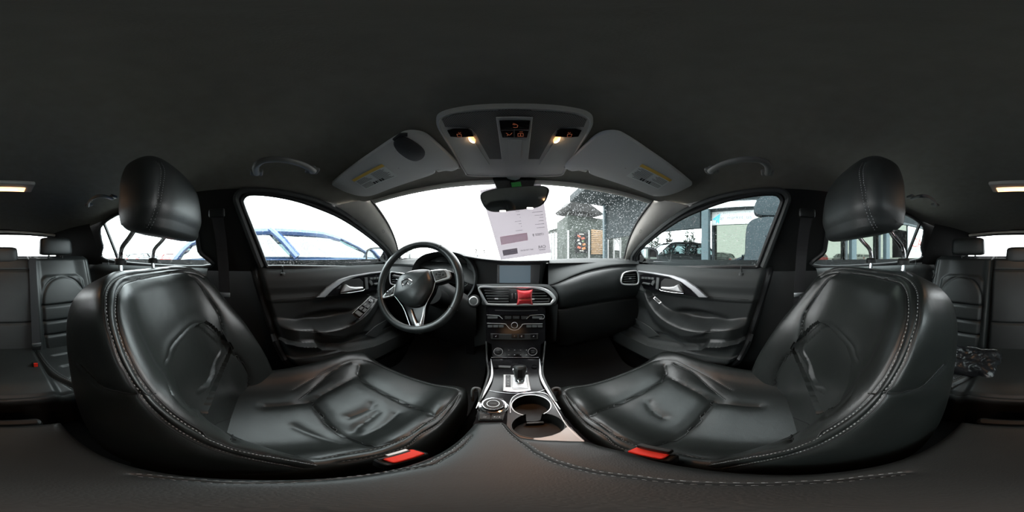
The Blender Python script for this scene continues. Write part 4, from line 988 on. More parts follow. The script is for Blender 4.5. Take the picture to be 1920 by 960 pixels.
bc(MB().box(gb+az_*Lk*.62-ky*.021, (.013, .030, .003), ax=(kx, az_, ky), bev=.001), 'release_button', PIANO, sk)
for x in (930, 1002):
    c = onp(PC, [(x, 688)], .002)[0]; bc(MB().lathe([(.010, 0), (.010, .003), (.008, .003), (.007, -.001), (0, -.001)], c, cn, 24), 'socket', PIANO)
bc(MB().prism(onp(PC, [(934, 686), (958, 687), (957, 691), (934, 690)], .002), cn*.003, .001), 'console_switch', PLASTL)
# rotary controller
ho = onp(PC, [(917, 747), (943, 748), (949, 759), (948, 774), (943, 789), (897.5, 789), (898.5, 773), (905, 758)], .001)
rc = bc(MB().prism(ho, cn*.006, .002), 'controller_base', PLASTL)
c = onp(PC, [(925, 764)], .006)[0]
bc(MB().lathe([(.0325, 0), (.0325, .004), (.029, .009), (.024, .010)], c, cn, 40), 'controller_ring', CHROMEP, rc)
bc(MB().lathe([(.0255, .006), (.0245, .018), (.0225, .021), (0, .022)], c, cn, 40), 'controller_knob', PLAST, rc)
bc(MB().tube([c+cn*.0205+.0225*(math.cos(t)*cx_+math.sin(t)*cy_) for t in np.linspace(0, 2*math.pi, 40, endpoint=False)], .0016, 6, closed=True, up=cn), 'knob_rim', CHROMEP, rc)
bc(MB().tube([c+cn*.0222+.013*(math.cos(t)*cx_+math.sin(t)*cy_) for t in np.linspace(0, 2*math.pi, 40, endpoint=False)], .0008, 6, closed=True, up=cn), 'knob_inner_ring', CHR, rc)
bc(MB().box(c+cn*.0223, (.014, .004, .0006), ax=(cx_, cy_, cn)), 'knob_marking', PLASTL, rc, smooth=False)
for a, b_ in ((899.5, 920.5), (922, 942)): bc(MB().prism(onp(PC, [(a, 778.5), (b_, 779), (b_-.5, 788), (a-.3, 788)], .007), cn*.003, .001), 'controller_button', PLAST, rc)
o_ = onp(PC, [(909, 784)], .0104)[0]; bc(MB().tube([o_+cx_*a+cy_*b for a, b in ((-.003, -.002), (.002, -.002), (.003, .0), (.002, .002), (-.003, .002), (-.001, .0035))], .0004, 5, up=cn), 'button_marking', WHITEINK, rc, smooth=False)
o_ = onp(PC, [(932, 784)], .0104)[0]; bc(MB().tube([o_+cx_*-.001+cy_*-.002, o_+cx_*.001+cy_*.002], .0003, 5, up=cn), 'button_marking', WHITEINK, rc, smooth=False)
for q_ in (-.0045, .0045): bc(MB().box(o_+cx_*q_, (.0024, .0024, .0005), ax=(cx_, cy_, cn)), 'button_marking', WHITEINK, rc, smooth=False)
for x, y in ((931, 750), (941, 754)): bc(MB().prism(onp(PC, [(x-4, y-2), (x+4, y-1.6), (x+5, y+2.4), (x-4, y+2)], .007), cn*.002, .0008), 'controller_button', PLAST, rc)
# ---------------------------------------------------------------- armrest
arm = thing('armrest', 'wide grey-black leather armrest box with curved double stitching between the front seats', 'armrest', (.01, .03, -.45))
ZA = -.402
ao = np.array([RZ(*p, ZA) for p in ((876, 792), (905, 790), (940, 789.5), (950, 795), (965, 810), (978, 819), (1010, 823), (1040, 824), (1075, 825), (1115, 826))])
fr2 = ao[:, :2]
def front_y(x): return np.interp(x, fr2[:, 0], fr2[:, 1])
XL = lambda y: np.interp(y, [-.25, 0, .08, .15, .25], [-.092, -.083, -.074, -.066, -.056]); XR = lambda y: np.interp(y, [-.25, -.02, .05, .12, .17, .25], [.095, .094, .103, .104, .085, .080])
nu, nv = 150, 220; Gt = np.zeros((nu, nv, 3))
for j, q in enumerate(np.linspace(0, 1, nv)):
    for i, uu in enumerate(np.linspace(0, 1, nu)):
        y = -.235+q*.47; xl, xr = XL(y), XR(y); x = xl+(xr-xl)*uu; fy = front_y(x); y = -.235+q*(fy+.235); xl, xr = XL(y), XR(y); x = xl+(xr-xl)*uu
        e = min(uu*(xr-xl), (1-uu)*(xr-xl), max(0, fy-y), y+.235); Gt[i, j] = (x, y, ZA+.006*math.sin(math.pi*uu)-.018*math.exp(-e/.005)+.004)
AS = Surf(Gt)
if AS.N[75, 100, 2] < 0: AS.flip = True; AS.norm()
s1 = AS.line([(946, 792), (960, 812), (985, 832), (1010, 850), (1045, 866), (1100, 881), (1180, 893), (1300, 905), (1480, 906), (1600, 897), (1700, 886)])
s2 = AS.line([(862, 806), (846, 824), (815, 846), (770, 864), (700, 881), (620, 893), (500, 903), (400, 902), (330, 897), (250, 890)])
AS.groove(s1, .002, .003, .0012, .012); AS.groove(s2, .002, .003, .0012, .010); AS.norm()
at = bc(MB().grid(AS.G), 'lid', LEATHER2, arm); sm = MB(); cd_ = MB()
for P in (s1, s2):
    Q, n_ = AS.snap(P, .0003); cd_.tube(Q[::3], .0009, 5)
    for o_ in (-.0045, .0045):
        Qo, n2 = AS.snap(offs(Q, n_, o_), .0005); stitches(sm, Qo, n2, .0036, .0026, .00042)
    bc(sm, 'lid_stitching', THREAD, at, smooth=False)['kind'] = 'stuff'; bc(cd_, 'lid_seam', SEAMM, at); sm = MB(); cd_ = MB()
# box body
bd2 = [Gt[0, ::8], Gt[:, -1][::8], Gt[-1, ::-8], Gt[::-1, 0][::8]]; loop = np.vstack(bd2)
bc(MB().grid(np.array([loop+np.array((0, 0, -.002)), loop*np.array((.97, .98, 1))+np.array((0, 0, -.04)), loop*np.array((.95, .97, 1))+np.array((0, 0, -.40))]), cv=True), 'box_body', PLAST, arm)
bc(MB().box((.005, -.262, -.60), (.15, .03, .34), bev=.02), 'rear_cover', RUB, arm)
bc(MB().box((.0, -.275, -.50), (.11, .02, .05), bev=.01), 'rear_vent', PLASTL, arm)
# ---------------------------------------------------------------- belt buckles by the front seats
for s, px, py in ((-1, 755, 857), (1, 1219, 851)):
    c = RZ(px, py, -.475)
    root = thing('seat_belt_buckle', ("red-topped seat belt buckle beside the driver's cushion, tongue out" if s < 0 else "red-topped seat belt buckle beside the passenger's cushion with a black tongue pushed in"), 'buckle', c, 'front seat belt buckles')
    ax = np.array(((1, .15*s, 0), (-.15*s, 1, 0), (0, 0, 1)), float); ax[0] /= np.linalg.norm(ax[0]); ax[1] /= np.linalg.norm(ax[1])
    sc_ = 1.0
    MB().box(c+np.array((0, 0, -.030)), (.026*sc_, .060*sc_, .055), ax=ax, bev=.005).build('buckle_body', PLAST, root)
    MB().box(c+np.array((0, .002, .0)), (.022*sc_, .046*sc_, .012), ax=ax, bev=.004).build('release_button', RED, root)
    MB().box(c+np.array((-s*-.0085, -.002, .004)), (.004, .045, .006), ax=ax, bev=.0015).build('slot_rim', RUB, root)
    if s > 0: MB().box(c+np.array((.012, .004, .012)), (.012, .046, .022), ax=ax, bev=.004).build('belt_tongue', PLAST, root)
    else: MB().box(c+np.array((-.012, .006, .006)), (.006, .03, .004), ax=ax, bev=.001).build('slot_plate', CHROME, root)
    MB().tube([c+np.array((0, -.01, -.05)), c+np.array((0, -.03, -.13)), c+np.array((0, -.05, -.22))], .009, 8, flat=.4).build('buckle_stalk', PLAST, root)
# loops of trim between seat and console
for s, px in ((-1, 893), (1, 1043)):
    c = RZ(px, 735, -.50); root = thing('seat_bracket', "grey plastic loop rising between the %s seat and the console" % ("driver's" if s < 0 else "passenger's"), 'bracket', c, 'loops beside the console')
    LOOPM = bpy.data.materials.get('bracket_grey') or mat('bracket_grey', (.16, .165, .165), .5); P = catm([c+np.array(q) for q in ((-.010, 0, -.06), (-.011, .0, .0), (-.007, .006, .016), (.007, .006, .016), (.011, 0, .0), (.010, 0, -.06))], 6)
    MB().tube(P, .0045, 8).build('loop', LOOPM, root)
    MB().prism([c+np.array(q) for q in ((-.009, .004, 0), (.009, .004, 0), (.007, .009, .014), (-.007, .009, .014))], (0, .003, 0)).build('loop_cap', LOOPM, root)
# red cushion clipped to the vent
RS_ = mat('red_satin', (.62, .012, .02), .38, sheen=.4, bump=.2, bscale=700, wr=.5)
pc = RY(984, 557.5, .672); root = thing('scent_pillow', 'small red satin scent pillow hanging in front of the centre vent', 'air freshener', pc)
n = 26; G1 = np.zeros((n, n, 3)); G2 = np.zeros((n, n, 3))
for i, a in enumerate(np.linspace(-1, 1, n)):
    for j, b in enumerate(np.linspace(-1, 1, n)):
        pin = 1-.16*(1-b*b)*abs(a)**3; pin2 = 1-.16*(1-a*a)*abs(b)**3
        x = a*.033*pin; z = b*.033*pin2; th_ = .017*((1-a*a)*(1-b*b))**.45*(1-.35*math.exp(-((b+.15)/.10)**2))
        th_ += .0015*math.sin(9*a+5*b)*(1-abs(a))*(1-abs(b))
        G1[i, j] = pc+np.array((x, -th_, z)); G2[i, j] = pc+np.array((x, th_, z))
MB().grid(G1).grid(G2[::-1]).build('pillow', RS_, root, angle=80)
MB().tube(catm([pc+np.array((-.026, -.013, -.004)), pc+np.array((0, -.0125, -.006)), pc+np.array((.026, -.013, -.004))], 6), .0008, 5).build('thread', mat('gold_thread', (.5, .25, .1), .4), root)
sm = MB(); edge = np.vstack([G1[:, 0], G1[-1, :], G1[::-1, -1], G1[0, ::-1]]); sm.tube(edge[::2]+np.array((0, 0, 0)), .0016, 5, closed=True); sm.build('edge_cord', RS_, root)
MB().tube([pc+np.array((.03, .0, 0)), pc+np.array((.04, .006, 0)), pc+np.array((.045, .02, 0))], .002, 6).build('clip', PLAST, root)
# ---------------------------------------------------------------- overhead console
oh = thing('overhead_console', 'grey overhead console with perforated panels, switches and two lit map lamps', 'overhead console', (0, .4, .31))
def bo(b, name, m, par=oh, **k): return b.build(name, m, par, **k)
OP = to_cam(plane((0, .40, .298), (0, .13, 1))); on = OP[1]; ox = np.array((1., 0, 0)); oy = np.cross(on, ox); oy = oy if oy[1] > 0 else oy
outl = [(885, 328), (870, 318), (846, 278), (826, 245), (821, 226), (832, 214), (870, 205), (915, 201), (964, 200), (1013, 201), (1060, 205), (1097, 213), (1109, 226), (1104, 245), (1084, 278), (1060, 318), (1045, 328), (965, 330)]
oc_ = catm(onp(OP, outl), 4, closed=True); cc = oc_.mean(0)
bo(MB().grid(np.array([cc+(oc_-cc)*k+on*h for k, h in ((1.03, -.03), (1.02, .0), (1.0, .006), (.985, .007), (.97, .0045), (.6, .0045), (.01, .0045))]), cv=True), 'housing', LINERP)
# perforated mesh: dark panel with a fine grid of holes
PERF = mat('perforated_panel', (.16, .16, .155), .7)
ntp = PERF.node_tree; t = ntp.nodes.new('ShaderNodeTexCoord'); mp_ = ntp.nodes.new('ShaderNodeMapping'); mp_.inputs['Rotation'].default_value = (0, 0, math.radians(45)); mp_.inputs['Scale'].default_value = (300, 300, 0)
vr = ntp.nodes.new('ShaderNodeTexVoronoi'); vr.inputs['Randomness'].default_value = 0; vr.inputs['Scale'].default_value = 1.0
rp = ntp.nodes.new('ShaderNodeValToRGB'); rp.color_ramp.elements[0].position = .34; rp.color_ramp.elements[0].color = (.006, .006, .006, 1); rp.color_ramp.elements[1].position = .42; rp.color_ramp.elements[1].color = (.19, .19, .185, 1)
ntp.links.new(t.outputs['Object'], mp_.inputs[0]); ntp.links.new(mp_.outputs[0], vr.inputs['Vector']); ntp.links.new(vr.outputs['Distance'], rp.inputs[0]); ntp.links.new(rp.outputs[0], ntp.nodes['Principled BSDF'].inputs['Base Color'])
pl_l = [(829, 222), (850, 213), (900, 207), (935, 206), (936, 216), (937, 240), (944, 296), (918, 296), (900, 264), (893, 249), (884, 239), (860, 236), (835, 236)]
for sg in (-1, 1):
    q = pl_l if sg < 0 else [(1929-x, y) for x, y in pl_l]
    bo(MB().prism(onp(OP, q, .0045), on*.0012), 'perforated_panel', PERF, smooth=False)
bo(MB().prism(onp(OP, [(934, 204), (996, 204), (994, 217), (936, 217)], .0045), on*.001), 'perforated_panel', PERF, smooth=False)
# centre switch strip
bo(MB().prism(onp(OP, [(930, 217), (999, 217), (990, 300), (941, 300)], .005), on*.004, .001), 'switch_frame', LINERP)
bo(MB().prism(onp(OP, [(936, 222), (994, 222), (992, 238), (938, 238)], .009), on*.003, .001), 'assist_switch', PIANO)
bo(MB().prism(onp(OP, [(938, 239), (963.5, 239), (963.5, 253), (942, 253)], .009), on*.003, .001), 'lamp_switch', PIANO)
bo(MB().prism(onp(OP, [(965, 239), (992, 239), (988, 253), (965, 253)], .009), on*.003, .001), 'lamp_switch', PIANO)
bo(MB().prism(onp(OP, [(953, 257), (979, 257), (976, 293), (955, 293)], .009), on*.001, .0005), 'microphone_cover', LINERP)
SYM = mat('lit_symbol', (.3, .1, .05), .5, emit=(.8, .22, .10), estr=.14)
def sym(pts, closed=False, r=.0005): bo(MB().tube(onp(OP, pts, .0126), r, 5, closed=closed, up=on), 'switch_symbol', SYM, smooth=False)
sym([(962, 226), (968, 228), (971, 230), (970, 233), (966, 234), (962, 233)]); sym([(961, 228), (966, 229)])
sym([(949, 244), (952, 246), (955, 248), (958, 246), (960, 244)]); sym([(951, 249), (953, 247)]); sym([(971, 245), (981, 245), (981, 250), (971, 250)], True); sym([(976, 245), (976, 250)]); sym([(974, 242), (980, 242)])
BULB = mat('bulb_glow', (1, .8, .5), .4, emit=(1.0, .46, .16), estr=1.3)
BULBH = mat('bulb_hot', (1, .9, .7), .4, emit=(1.0, .78, .5), estr=4)
for sg in (-1, 1):
    f = (lambda x: x) if sg < 0 else (lambda x: 1929-x)
    bo(MB().prism(onp(OP, [(f(839), 242), (f(850), 239), (f(878), 239), (f(885), 243), (f(888), 253), (f(860), 254.5), (f(845), 253)], .0045), on*.004, .001), 'map_lamp_switch', PIANO)
    c_ = [(f(857), 246), (f(865), 246), (f(866), 251), (f(859), 251)]; sym(c_, True); sym([(f(860), 243), (f(862), 245), (f(864), 243)])
    lens = [(f(877.5), 254), (f(883), 252.5), (f(888), 255), (f(891.5), 260), (f(891.5), 264), (f(886), 264.5), (f(880), 261)]
    lp = bo(MB().prism(onp(OP, lens, .0045), on*.004, .001), 'map_lamp', BULB)
    bo(MB().tube(catm(onp(OP, [(f(880), 255), (f(882), 259.5), (f(886), 262.5), (f(890), 263)], .010), 4), .0015, 6), 'lamp_filament', BULBH, lp)
    ld = bpy.data.lights.new('map_light', 'SPOT'); ld.energy = 1.2; ld.color = (1, .45, .2); ld.spot_size = math.radians(110); ld.spot_blend = .8; ld.shadow_soft_size = .01
    lo = bpy.data.objects.new('map_light', ld); COL.objects.link(lo); p = onp(OP, [(f(885), 259)], .016)[0]; lo.location = p
    tgt = np.array((sg*.36, .12, -.5)); lo.rotation_euler = Vector(tuple(tgt-p)).to_track_quat('-Z', 'Y').to_euler()
    bo(MB().tube(catm(onp(OP, [(f(891), 267), (f(903), 285), (f(917), 306)], .005), 6), .0014, 6), 'housing_rib', LINERP)
    bo(MB().tube(catm(onp(OP, [(f(936), 250), (f(941), 280), (f(947), 304)], .006), 6), .0012, 6), 'housing_rib', LINERP)
bo(MB().prism(onp(OP, [(948, 329), (978, 329), (974, 335), (966, 337), (958, 336), (952, 334)], -.004), on*.008, .002), 'release_tab', LINERP)
# ---------------------------------------------------------------- sun visors
vl = [(622, 345), (630, 336), (660, 312), (700, 284), (742, 256), (760, 247), (780, 246), (800, 252), (822, 270), (845, 292), (860, 309), (858, 315), (848, 319), (840, 313), (828, 312), (817, 318), (812, 325), (780, 336), (730, 353), (695, 366), (672, 366), (650, 360), (633, 352)]
for s in (-1, 1):
    who = "driver's" if s < 0 else "passenger's"
    VPn = to_cam(plane((-.33, .40, .268), (-.13, .17, 1))); vn = VPn[1]
    root = thing('sun_visor', ("grey sun visor above the driver's seat with a dark clip and a warning label" if s < 0 else "grey sun visor above the front passenger's seat carrying only a warning label"), 'sun visor', (s*.33, .4, .268), 'sun visors')
    def fv(b, name, m, par=root, **k):
        if s > 0: b.mir()
        return b.build(name, m, par, **k)
    P = catm(onp(VPn, vl), 4, closed=True); c = P.mean(0)
    fv(MB().grid(np.array([c+(P-c)*k+vn*h for k, h in ((.97, -.010), (1, -.006), (1.0, .0), (.992, .004), (.975, .006), (.8, .007), (.4, .0075), (.01, .008))]), cv=True), 'visor_body', VISOR)
    fv(MB().tube(onp(VPn, [(796, 321), (815, 314), (829, 312), (842, 314), (862, 316)], -.004), .0045, 8), 'hinge_rod', LINERP)
    fv(MB().box(onp(VPn, [(828, 318)], -.002)[0], (.03, .016, .012), bev=.004), 'hinge_clip', LINERP)
    LAB = bpy.data.materials.get('visor_label') or mat('visor_label', (.88, .92, .90), .7); YEL = bpy.data.materials.get('label_yellow') or mat('label_yellow', (.85, .58, .12), .7); INK = bpy.data.materials.get('label_ink') or mat('label_ink', (.10, .11, .11), .8)
    A, B, C_, D_ = onp(VPn, [(660, 334), (716, 304), (746, 327), (686, 352)], .0082)
    lb = fv(MB().prism([A, B, C_, D_], vn*.0004), 'warning_label', LAB, smooth=False)
    def q(u, v, l=.0006): return (A*(1-u)+B*u)*(1-v)+(D_*(1-u)+C_*u)*v+vn*l
    fv(MB().prism([q(0, 0), q(1, 0), q(1, .17), q(0, .17)], vn*.0002), 'label_band', YEL, lb, smooth=False)
    b = MB()
    for r_ in range(11):
        for u0, u1 in ((.04, .46), (.54, .96)):
            if rnd.random() < .9: v = .24+r_*.065; u2 = u0+(u1-u0)*rnd.uniform(.7, 1); b.prism([q(u0, v), q(u2, v), q(u2, v+.022), q(u0, v+.022)], vn*.0001)
    o = fv(b, 'label_print', INK, lb, smooth=False); o['kind'] = 'stuff'
    b = MB()
    for k, (u0, w_) in enumerate(((.36, .05), (.43, .05), (.50, .02), (.55, .05), (.62, .05))):
        v0 = .74; b.prism([q(u0, v0, .0008), q(u0+w_, v0, .0008), q(u0+w_, v0+.16, .0008), q(u0, v0+.16, .0008)], vn*.0001)
    fv(b, 'label_stamp', RUB, lb, smooth=False)['kind'] = 'stuff'
    if s < 0:
        cl = catm(onp(VPn, [(738, 264), (748, 254), (765, 256), (785, 268), (796, 280), (794, 290), (782, 296), (768, 294), (752, 284), (742, 274)], .012), 4, closed=True); c2_ = cl.mean(0)
        CLP = mat('clip_plastic', (.030, .033, .040), .4)
        ck = fv(MB().grid(np.array([c2_+(cl-c2_)*k+vn*h for k, h in ((1, -.006), (1, .0), (.96, .004), (.7, .006), (.01, .007))]), cv=True), 'card_clip', CLP)
        fv(MB().tube(onp(VPn, [(740, 260), (752, 250), (764, 250)], .006), .006, 8), 'clip_spring', CLP, ck)
# ---------------------------------------------------------------- grab handles
HG = mat('grab_handle_plastic', (.20, .205, .20), .6)
def handle(pts, z, s, lab, grp, r=.0095):
    P = np.array([RZ(*p, z) for p in pts])
    if s > 0: P = mx(P)
    drop = np.array((s*-.012, 0, -.018))
    root = thing('grab_handle', lab, 'handle', P.mean(0), grp)
    Q = [P[0]+np.array((0, 0, .02)), P[0]]+[p+drop for p in P[1:-1]]+[P[-1], P[-1]+np.array((0, 0, .02))]
    c = catm(Q, 8); MB().tube(c, r, 12, flat=.75).build('grip', HG, root)
    for p in (P[0], P[-1]): MB().box(p+np.array((s*.002, 0, .006)), (.032, .038, .012), bev=.006).build('mount', HG, root)
fh = [(481, 326), (480, 306), (495, 295), (530, 294), (562, 302), (583, 313), (586, 322)]
handle(fh, .262, -1, "grey grab handle above the window of the driver's door", 'grab handles')
handle(fh, .262, 1, "grey grab handle above the window of the front passenger's door", 'grab handles')
rh = [(166, 386), (172, 372), (186, 362), (202, 362), (210, 372)]
handle(rh, .258, -1, "grey grab handle above the rear window behind the driver", 'grab handles', .008)
handle(rh, .258, 1, "grey grab handle above the rear window behind the passenger", 'grab handles', .008)
# ---------------------------------------------------------------- rear dome lamp
dl = thing('dome_lamp', 'lit rear dome lamp glowing orange in the middle of the ceiling', 'lamp', (0, -.72, .33))
DM = to_cam(plane((0, -.72, .322), (0, .03, 1)))
MB().box((0, -.72, .330), (.30, .10, .018), bev=.008).build('housing', LINERP, dl)
MB().box((.005, -.735, .320), (.235, .045, .006), bev=.003).build('lens', mat('dome_glow', (1, .8, .5), .4, emit=(1.0, .50, .22), estr=1.9), dl)
MB().box((.005, -.735, .3165), (.17, .008, .002), bev=.0009).build('lamp_filament', BULBH, dl)
ld = bpy.data.lights.new('dome_light', 'AREA'); ld.energy = .13; ld.color = (1, .55, .28); ld.shape = 'RECTANGLE'; ld.size = .22; ld.size_y = .04
lo = bpy.data.objects.new('dome_light', ld); COL.objects.link(lo); lo.location = (.005, -.735, .311)
# ---------------------------------------------------------------- rear-view mirror and sensor housing
mr = thing('rear_view_mirror', 'black rear-view mirror hanging from the top of the windscreen', 'mirror', (.02, .52, .2))
MPl = to_cam(plane(RY(965, 371, .50), (-.18, -1, -.12))); mn = MPl[1]
mo = [(900.5, 369), (905, 361), (925, 354.5), (960, 351), (1000, 348.5), (1020, 349), (1029, 355), (1028, 364), (1022, 378), (1010, 387), (990, 391), (950, 395.5), (925, 397), (912, 392), (904, 381)]
P = catm(onp(MPl, mo), 5, closed=True); c = P.mean(0)
MB().grid(np.array([c+(P-c)*k+mn*h for k, h in ((.25, -.038), (.6, -.034), (.9, -.022), (1.0, -.008), (1.01, .0), (.985, .003), (.955, .0025))]), cv=True).build('mirror_shell', PLAST, mr)
Pg = c+(P-c)*.956+mn*.0022
MB().add(Pg, [tuple(range(len(Pg)))]).build('mirror_glass', mat('mirror_glass_dim', (.85, .88, .88), .05, metal=1), mr, smooth=False)
for x, y in ((943, 396), (994, 390.5)):  # glowing bars stand in for the map lamps' reflections in the glass
    p = onp(MPl, [(x, y)], .002)[0]; MB().box(p, (.020, .006, .005), bev=.002).build('painted_reflection', mat('painted_reflection_glow', (1, .95, .9), .4, emit=(1, .92, .88), estr=2.2), mr)
MB().tube(catm([c+mn*-.03+np.array((0, 0, .01)), c+mn*-.05+np.array((-.005, .0, .04)), RY(962, 340, .57)], 6), .014, 12).build('stem', PLAST, mr)
sb_ = onp(to_cam(plane((0, .565, .25), (0, -1, -.3))), [(922, 330), (1006, 330), (1000, 350), (994, 362), (938, 362), (930, 350)])
MB().prism(sb_, (0, .03, -.005), .006).build('sensor_cover', PLAST, mr)
# ---------------------------------------------------------------- price sheet behind the mirror
PPl = to_cam(plane(RY(975, 430, .62), (-.08, -1, -.28))); pn = PPl[1]
sheet = thing('price_sheet', 'white paper price sheet hanging tilted behind the rear-view mirror, print showing through reversed', 'paper', (.03, .62, .1))
PAPER = bpy.data.materials.new('thin_paper'); PAPER.use_nodes = True; q_ = PAPER.node_tree; q_.nodes.clear()
o_ = q_.nodes.new('ShaderNodeOutputMaterial'); a1 = q_.nodes.new('ShaderNodeBsdfDiffuse'); a2 = q_.nodes.new('ShaderNodeBsdfTranslucent'); mxs = q_.nodes.new('ShaderNodeMixShader')
a1.inputs[0].default_value = (.50, .46, .49, 1); a2.inputs[0].default_value = (.27, .245, .265, 1); mxs.inputs[0].default_value = .5
q_.links.new(a1.outputs[0], mxs.inputs[1]); q_.links.new(a2.outputs[0], mxs.inputs[2]); q_.links.new(mxs.outputs[0], o_.inputs[0])
TL, TR, BR_, BL = (899.5, 357), (1013.5, 341), (1033.5, 474), (939, 487.5)
A, B, C_, D_ = [RP(*p, PPl) for p in (TL, TR, BR_, BL)]
def ps(u, v, l=.0): return (A*(1-u)+B*u)*(1-v)+(D_*(1-u)+C_*u)*v+pn*(l+.006*math.sin(3*v)*u)
Gs = np.array([[ps(u, v) for u in np.linspace(0, 1, 8)] for v in np.linspace(0, 1, 16)])
MB().grid(Gs).build('sheet', PAPER, sheet)
IK = mat('print_showing_through', (.12, .11, .13), .9)
def thin(name, c):
    m = PAPER.copy(); m.name = name; m.node_tree.nodes['Diffuse BSDF'].inputs[0].default_value = (*[v*1.6 for v in c], 1); m.node_tree.nodes['Translucent BSDF'].inputs[0].default_value = (*c, 1); return m
IKL = thin('grey_print_block', (.80, .70, .74)); WP_ = mat('print_white', (.95, .9, .92), .9)
ux = (B-A)/np.linalg.norm(B-A); uy = (A-D_)/np.linalg.norm(A-D_)
def sheet_inv(px, py): # sheet coordinates of a picture point
    p = RP(px, py, PPl); 
    M_ = np.array([B-A, D_-A]).T; sol = np.linalg.lstsq(M_, p-A, rcond=None)[0]; return p+pn*(.0012+.006*math.sin(3*sol[1])*sol[0])
def mtext(body, px, py, size, m, name='print_line', lift=0, par=sheet):
    o = sheet_inv(px, py)+pn*lift; ang = -.08
    x = -ux; y = uy
    M_ = Matrix(((x[0], y[0], pn[0], o[0]), (x[1], y[1], pn[1], o[1]), (x[2], y[2], pn[2], o[2]), (0, 0, 0, 1)))
    return text(name, body, size, M_, m, par, ext=.0002)
mtext('17000 $', 1009, 439.5, .0135, IK); mtext('CAR', 1016, 462.5, .0155, IK, 'heading'); mtext('MARKET', 1016.5, 467.8, .0068, IK, 'heading')
mtext('067 730 60 60', 988, 468.5, .0085, IK)
def pline(px, py, n, h=.0022, m=IK, name='print_line', lift=0): # a row of small marks where the print is too faint to read
    b = MB(); x = 0; o = sheet_inv(px, py)+pn*(.0002+lift)
    for k in range(n):
        w = rnd.uniform(.0018, .0034); p = o+ux*(-(x))*1.0; x += w+.0012
        b.prism([p-ux*w, p, p+uy*h*rnd.uniform(.7, 1), p-ux*w+uy*h*rnd.uniform(.7, 1)], pn*.0001)
    b.build(name, m, sheet, smooth=False)
for y, n in ((397, 10), (403, 9), (407.5, 4), (413.5, 5), (419.5, 9), (426, 8)): pline(1017+(y-397)*.12, y, n)
for y, n in ((396.5, 4), (402.5, 3), (408, 1), (414.5, 6), (419.5, 3), (424.5, 1), (431.5, 7)): pline(974+(y-396)*.16, y, n)
def blk(pts, m, name):
    return MB().prism([sheet_inv(*p) for p in pts], pn*.0002).build(name, m, sheet, smooth=False)
blk([(937.5, 444), (988, 436), (990, 450), (940, 459)], IKL, 'print_block'); blk([(942, 469), (969.5, 465), (971, 475), (944, 479.5)], thin('dark_print_block', (.42, .37, .41)), 'print_block')
mtext('13333', 980, 449.3, .0085, WP_, 'block_text', .0008)
pline(985, 439.8, 11, .0018, WP_, 'block_text', .0008); pline(968, 468.5, 6, .0018, WP_, 'block_text', .0008); pline(969, 473.5, 7, .0018, WP_, 'block_text', .0008)
GT = mat('green_tape', (.03, .42, .06), .5)
MB().prism(onp(to_cam(plane(RY(966, 346, .492), (-.1, -1, -.3))), [(958, 342.5), (976, 341), (978, 350), (960, 352)]), (0, -.001, 0)).build('tape', GT, sheet, smooth=False)
# ---------------------------------------------------------------- rear bench
bench = thing('rear_bench', 'black leather rear bench seat with ribbed backrests across the back of the cabin', 'seat', (0, -.8, -.5))
nx, nz_ = 260, 150
xs = np.linspace(-.64, .64, nx); tt = np.linspace(0, 1, nz_)
X, T_ = np.meshgrid(xs, tt, indexing='ij')
Zb = -.60+T_*.60; Yb = -.86-.18*T_-.03*T_**3; ax_ = np.abs(X)
def gauss(d, w): return np.exp(-(d/w)**2)
f = np.zeros_like(X)
cen = sst(.205, .19, ax_); f += .018*cen
f -= .022*gauss(ax_-.20, .010)
pan = sst(.245, .27, ax_)*sst(.555, .53, ax_)*sst(.80, .765, T_+.06*sst(.10, .17, np.abs(ax_-.40)))
f += .030*sst(.50, .60, ax_)+.022*sst(.27, .225, ax_)*sst(.20, .215, ax_)
f += .014*pan; edge = gauss((ax_-.40)**2/.150**2*1.0+((T_-.30)/.47)**4-1, .10); f -= .008*edge*(ax_ > .22)
for z0 in (-.31, -.405, -.49): f -= .014*gauss(Zb-z0, .008)*sst(.235, .25, ax_)*sst(.56, .54, ax_)
for z0 in (-.09, -.40): f -= .009*gauss(Zb-z0, .006)*cen
f -= .055*sst(.94, 1.0, T_)**2; f -= .05*sst(.60, .64, ax_)
f -= .003*gauss(ax_-.585, .004)
Gb = np.stack([X, Yb+f, Zb+.0*X], 2)
back_row = Gb[:, -1:]+np.array((0, -.10, -.004)); Gb = np.concatenate([Gb, back_row, back_row+np.array((0, -.01, -.3))], 1)
Xc = (Gb[:-1, :-1, 0]+Gb[1:, 1:, 0])/2
MB().grid(Gb, mask=Xc < -.2).build('backrest', LEATHER2, bench); MB().grid(Gb, mask=np.abs(Xc) <= .2).build('centre_backrest', LEATHER2, bench); MB().grid(Gb, mask=Xc > .2).build('backrest', LEATHER2, bench)
vv = np.linspace(0, 1, 130); X, V2 = np.meshgrid(xs, vv, indexing='ij')
Yc = spl([0, .8, .93, 1], [-.93, -.50, -.445, -.455], V2.ravel()).reshape(V2.shape); Zc_ = spl([0, .7, .85, .94, 1], [-.575, -.555, -.57, -.62, -.80], V2.ravel()).reshape(V2.shape)
ax_ = np.abs(X); f = .02*sst(.19, .16, ax_)-.016*gauss(ax_-.185-.06*sst(.55, .9, V2), .009)+.014*sst(.5, .58, ax_)
for v0 in (.30, .52, .72): f -= .010*gauss(V2-v0, .014)*sst(.24, .27, ax_)*sst(.54, .52, ax_)
f -= .008*gauss(V2-.86, .012)
Gc = np.stack([X, Yc-.03*sst(.5, .64, ax_)*sst(.7, 1, V2), Zc_+f], 2)
MB().grid(Gc).build('cushion', LEATHER2, bench)
SB_ = Surf(Gc); SB_.flip = SB_.N[100, 60, 2] < 0; SB_.norm(); sm = MB()
